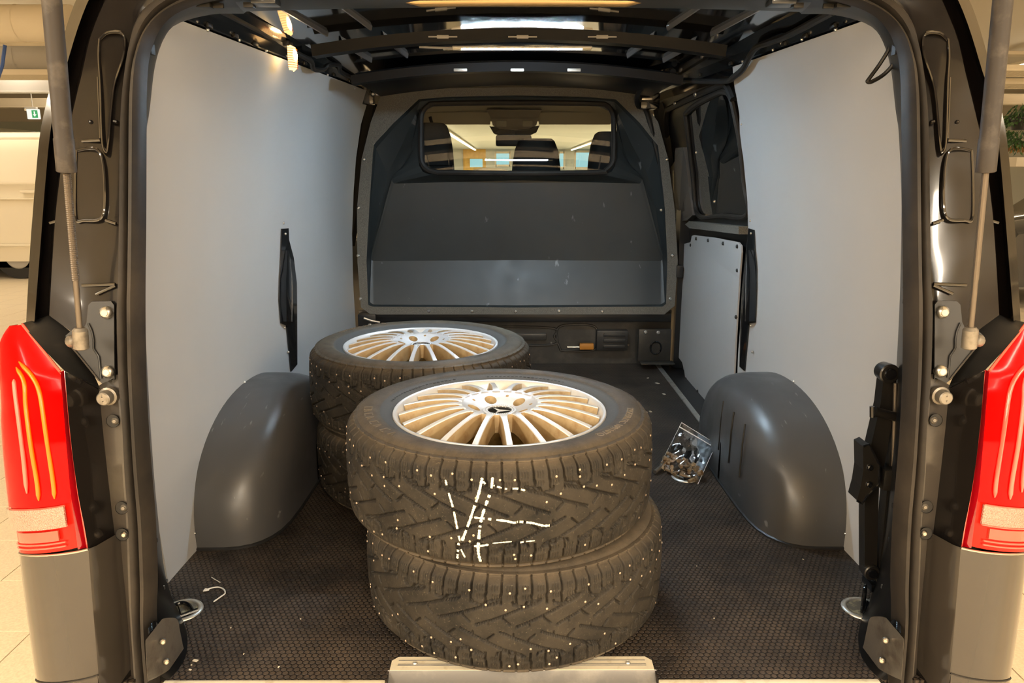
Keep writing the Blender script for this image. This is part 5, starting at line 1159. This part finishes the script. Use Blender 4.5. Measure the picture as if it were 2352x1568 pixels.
for tx, ty, tz, tl, tp, tc_ in TUBES:
    t = thing('tube_light', 'long warm tube light %s, %s half of the hall' % ({-7.2: 'above the white van', -3.2: 'in the row beside the amber guides', .9: 'straight above the van', 4.4: 'in the jack side row', 8.6: 'above the dark parked car', -2.0: 'streaking left of the mirror beyond the windscreen', 3.5: 'streaking right of the mirror beyond the windscreen'}[tx], 'front' if ty > 0 else 'rear') if tz > 2.4 else 'white tube light streaking %s of the mirror beyond the windscreen' % ('left' if tx < 0 else 'right'), 'light', (tx, ty, tz), 'hall tube lights')
    B().box((0, 0, 0), (.10, tl, .04), .01).build('lit_tube', M['tube'], t); B().box((0, 0, .045), (.12, tl, .05), .01).build('light_rail', M['hallwhite'], t)
    for y in (-tl/3, tl/3): B().tube([Vector((0, y, .06)), Vector((0, y, .34 if tz > 2.4 else .12))], .006, 6).build('hanger', M['hallgrey'], t)
def duct(label, px0, px1, py, y, rpx, m='hallwhite'):
    a, c = at(px0, py, y), at(px1, py, y); r = rpx/FPX*y; t = thing('air_duct', label, 'duct', a); d = c-a
    B().tube([Vector(), d], r, 28).build('duct_pipe', M[m], t)
    for f in (.25, .5, .75): B().tube([d*f, d*f+d.normalized()*.03], r*1.02, 28, caps=False).build('duct_collar', M[m], t)
duct('fat cream round air duct near the showroom ceiling', -330, 170, 54, 8.0, 37)
duct('grey round air duct below the fat cream duct', -330, 170, 130, 9.2, 31, 'hallgrey')
for nm, lab, x0, x1, y0, y1, d, m in (('hall_beam', 'cream steel beam above the exit sign', -330, 170, 226, 248, 14.0, 'hallwhite'), ('hall_beam', 'thin cream rail between the round ducts', -330, 170, 97, 104, 8.6, 'hallwhite'), ('hall_beam', 'grey sheet duct under the wire tray', -330, 170, 176, 214, 11.5, 'hallgrey'),
                                 ('hall_beam', 'cream ceiling beam beside the black strut on the jack side', 2200, 2700, 118, 128, 9.0, 'hallwhite'), ('hall_beam', 'cream beam above the hanging plant', 2200, 2700, 216, 240, 10.5, 'hallwhite')):
    a, c = at(x0, y0, d), at(x1, y1, d); t = thing(nm, lab, 'beam', (a+c)/2); B().box((0, 0, 0), (abs(c.x-a.x), .16, abs(a.z-c.z)), .02).build('beam_web', M[m], t)
    B().box((0, -.09, -abs(a.z-c.z)*.5+.01), (abs(c.x-a.x), .06, .02), .004).build('beam_flange', M[m], t)
def tray(label, x0, x1, y0, y1, d):
    a, c = at(x0, y0, d), at(x1, y1, d); w = abs(c.x-a.x); h = .5; t = thing('cable_tray', label, 'cable tray', Vector(((a.x+c.x)/2, d, (a.z+c.z)/2)))
    for y in (0, h): B().box((0, y, 0), (w, .02, .06), .004).build('tray_rail', M['hallwhite'], t)
    b = B(); n = int(w/.055)
    for k in range(n):
        x = -w/2+k*.055
        b.tube([Vector((x, 0, -.02)), Vector((x+.16, h, -.02))], .006, 4, caps=False); b.tube([Vector((x+.16, 0, -.018)), Vector((x, h, -.018))], .006, 4, caps=False)
    o = b.build('tray_mesh', M['hallwhite'], t); o['kind'] = 'stuff'
tray('expanded mesh cable tray beside the black strut on the bulb lamp side', -200, 160, 160, 172, 9.0)
tray('upper expanded mesh cable tray above the hanging plant', 2240, 2560, 150, 160, 8.0); tray('lower expanded mesh cable tray above the hanging plant', 2240, 2560, 180, 192, 8.6)
tag(B().tube([at(14, 104, 8.5), at(8, 150, 8.5), at(-2, 180, 8.5)], .018, 6).build('strap', M['blue']), 'blue strap hanging from the thin cream rail', 'strap')
es = thing('exit_sign', 'green and white emergency exit sign with an arrow above the white van', 'sign', at(77, 262, 13.0))
k = 13.0/FPX; B().box((0, .03, 0), (26*k, .05, 21*k), .008).build('sign_box', M['signwhite'], es); B().box((5*k, .0, 0), (12*k, .012, 16*k)).build('green_field', M['signgreen'], es, smooth=False)
b = B(); P = [Vector((x*k+5*k, -.009, z*k)) for x, z in ((-1.4, 5.5), (1.4, 5.5), (1.4, -.5), (4, -.5), (0, -6), (-4, -.5), (-1.4, -.5))]; b.prism(P, (0, .004, 0)); b.build('arrow', M['signwhite'], es, smooth=False)
B().box((-4*k, .03, 13*k), (26*k, .06, 4*k), .004).build('sign_bracket', M['hallgrey'], es); B().tube([Vector((0, .03, 12*k)), Vector((0, .03, HALL_Z-es.location.z))], .008, 6).build('sign_arm', M['hallgrey'], es); B().box((-15*k, .02, 9*k), (4*k, .05, 5*k), .01).build('sign_lamp', M['hallwhite'], es)
# cream white van parked beyond
wv = thing('white_van', 'cream white van parked in the showroom behind the tail light', 'van', (-7.6, 10.8, GZ)); vo = wv.location.copy()
zt = at(30, 300, 10.8).z - GZ; zb_ = at(30, 600, 10.8).z - GZ; L_ = 5.0
sec = [(0, zb_), (-.04, zb_+.25), (-.06, zb_+.7), (-.05, zb_+1.0), (0, zb_+1.25), (.10, zt-.12), (.18, zt-.03), (.35, zt), (1.55, zt), (1.75, zt-.08), (1.95, zb_+1.2), (1.98, zb_+.4), (1.9, zb_)]
rows = [[Vector((x, y*(1 if abs(x) < 2.4 else .97)+(0 if abs(x) < 2.4 else .03), z)) for y, z in sec] for x in (-2.5, -2.4, 0, 2.4, 2.5)]
b = B().loft(rows); b.add(rows[0], [tuple(range(len(sec)))]); b.add(rows[-1], [tuple(range(len(sec)))]); b.build('van_body', M['carwhite'], wv, ang=40)
for py, hgt in ((420, 6), (456, 4), (562, 5), (318, 5)):
    z = at(30, py, 10.75).z - GZ; B().box((0, -.075, z), (4.9, .05, hgt*10.8/FPX), .01).build('side_moulding', M['carwhite'], wv)
z = at(68, 440, 10.7).z - GZ; x = at(66, 440, 10.7).x - vo.x; B().box((x, -.09, z), (.22, .05, .04), .012).build('door_handle', M['carwhite'], wv)
for x in (at(38, 600, 10.8).x - vo.x, 1.9 - 3.9):
    B().tube([Vector((x, .05, .33)), Vector((x, .27, .33))], [.33, .33], 32).build('road_wheel', M['tire_plain'], wv); B().tube([Vector((x, .04, .33)), Vector((x, .06, .33))], [.17, .2], 24).build('wheel_cover', M['hallgrey'], wv)
B().box((.0, .9, .22), (4.6, 1.7, .12)).build('under_body', M['tire_plain'], wv, smooth=False)
# dark car and hanging plant on the other side
ca = thing('parked_car', 'dark parked car beyond the pillar on the jack side', 'car', (7.75, 8.3, GZ)); sec = [(-2.2, .35), (-2.25, .75), (-2.1, .95), (-1.2, 1.05), (-.55, 1.48), (.7, 1.5), (1.6, 1.1), (2.15, 1.0), (2.2, .4)]
rows = [[Vector((x, y, z - (0.1 if (y in (0, 1.75)) else 0))) for x, z in sec] for y in (0, .12, 1.63, 1.75)]; b = B().loft(rows); b.add(rows[0], [tuple(range(9))]); b.add(rows[-1], [tuple(range(9))]); b.build('car_body', M['cardark'], ca, ang=40)
B().prism([Vector((x, -.01, z)) for x, z in ((-1.05, 1.02), (-.5, 1.34), (.65, 1.36), (1.3, 1.03))], (0, .02, 0)).build('side_window', M['black'], ca, smooth=False)
B().box((0, -.02, 1.0), (2.8, .03, .035), .008).build('chrome_strip', M['chrome'], ca); B().box((0, -.02, .62), (3.9, .04, .05), .01).build('sill_strip', M['chrome'], ca)
for x in (-1.35, 1.35): B().tube([Vector((x, -.02, .31)), Vector((x, .2, .31))], .31, 28).build('road_wheel', M['tire_plain'], ca); B().tube([Vector((x, -.03, .31)), Vector((x, 0, .31))], [.19, .22], 20).build('wheel_rim', M['steel'], ca)
hp = thing('hanging_plant', 'bushy green hanging plant with browned tips above the dark car', 'plant', at(2352, 285, 7.2)); b = B(); rng = random.Random(8); b2 = B()
for k in range(900):
    d = Vector((rng.gauss(0, 1), rng.gauss(0, 1), rng.gauss(0, 1))).normalized()*rng.uniform(.55, 1); p = Vector((d.x*.17, d.y*.17, d.z*.21 - (.05 if d.z < 0 else 0)))
    e = (Vector((d.x, d.y, -.9)) + Vector((rng.uniform(-.6, .6), rng.uniform(-.6, .6), 0))).normalized()*.05; n = e.cross(Vector((rng.uniform(-1, 1), rng.uniform(-1, 1), .3))).normalized()*.010
    (b2 if p.z < -.17 and rng.random() < .5 else b).add([p, p+e*.5+n, p+e, p+e*.5-n], [(0, 1, 2, 3)])
for bb, m, nm in ((b, 'leaf', 'foliage'), (b2, 'leafb', 'dry_foliage')): o = bb.build(nm, M[m], hp, smooth=False); o['kind'] = 'stuff'
B().lathe([(.0001, -.05), (.09, -.05), (.13, .06), (.12, .06), (.0001, .05)], 20).build('pot', M['plastic'], hp); B().tube([Vector((0, 0, .06)), Vector((0, 0, 2.0-.56))], .006, 6).build('hanging_wire', M['hallgrey'], hp)
tag(B().box(at(2352, 372, 9.5)+Vector((.6, .4, 0)), (1.3, .7, .12), .02).build('display_counter', M['hallwhite']), 'cream counter top behind the dark car', 'counter')
# far wall seen through the windscreen
yp = thing('notice_board', 'yellow pine wall panel with a pale blue window, beyond the windscreen', 'panel', at(1090, 368, 45.84)); k = 45.84/FPX
B().box((0, 0, 0), (50*k, .08, 50*k)).build('pine_boards', M['yellow'], yp, smooth=False)
for x in (-22, -11, 0, 11, 22): B().box((x*k, -.05, 0), (1.2*k, .03, 50*k)).build('board_batten', M['yellow'], yp, smooth=False)
B().box((4*k, -.06, -6*k), (28*k, .03, 18*k)).build('blue_pane', M['cyan'], yp, smooth=False)
for n_, (x0, x1, y0, y1) in enumerate(((1138, 1172, 350, 380), (1283, 1296, 350, 385), (1321, 1358, 348, 386))):
    t = thing('window_%d' % (n_+3), 'pale blue daylit showroom window', None); t['kind'] = 'structure'; a, c = at(x0, y0, 45.8), at(x1, y1, 45.8); w, h = abs(c.x-a.x), abs(a.z-c.z); t.location = (a+c)/2
    B().box((0, 0, 0), (w, .04, h)).build('daylit_pane', M['cyan'], t, smooth=False)
    for x in (-w/2, w/2): B().box((x, -.03, 0), (.12, .1, h+.12)).build('window_frame', M['hallwhite'], t, smooth=False)
    for z in (-h/2, h/2): B().box((0, -.03, z), (w, .1, .12)).build('window_frame', M['hallwhite'], t, smooth=False)
fc = thing('parked_car', 'white car roof just above the bottom of the bulkhead window', 'car', at(1128, 392, 10.5)); k = 10.5/FPX
rows = [[Vector((x*k, y, (z-(6 if y in (0, 1.4) else 0))*k)) for x, z in ((-70, (GZ+.2-fc.location.z)/k), (-70, -60), (-50, -8), (-40, 3), (-20, 7), (20, 6), (38, 1), (52, -10), (72, -60), (72, (GZ+.2-fc.location.z)/k))] for y in (0, .15, 1.25, 1.4)]
b = B().loft(rows); b.add(rows[0], [tuple(range(8))]); b.build('car_roof', M['carwhite'], fc, ang=50)
for x in (-50, 50): B().tube([Vector((x*k, .05, GZ+.3-fc.location.z)), Vector((x*k, 1.3, GZ+.3-fc.location.z))], .3, 20).build('road_wheel', M['tire_plain'], fc)
B().box((0, -.01, -22*k), (80*k, .02, 16*k)).build('car_window', M['black'], fc, smooth=False)
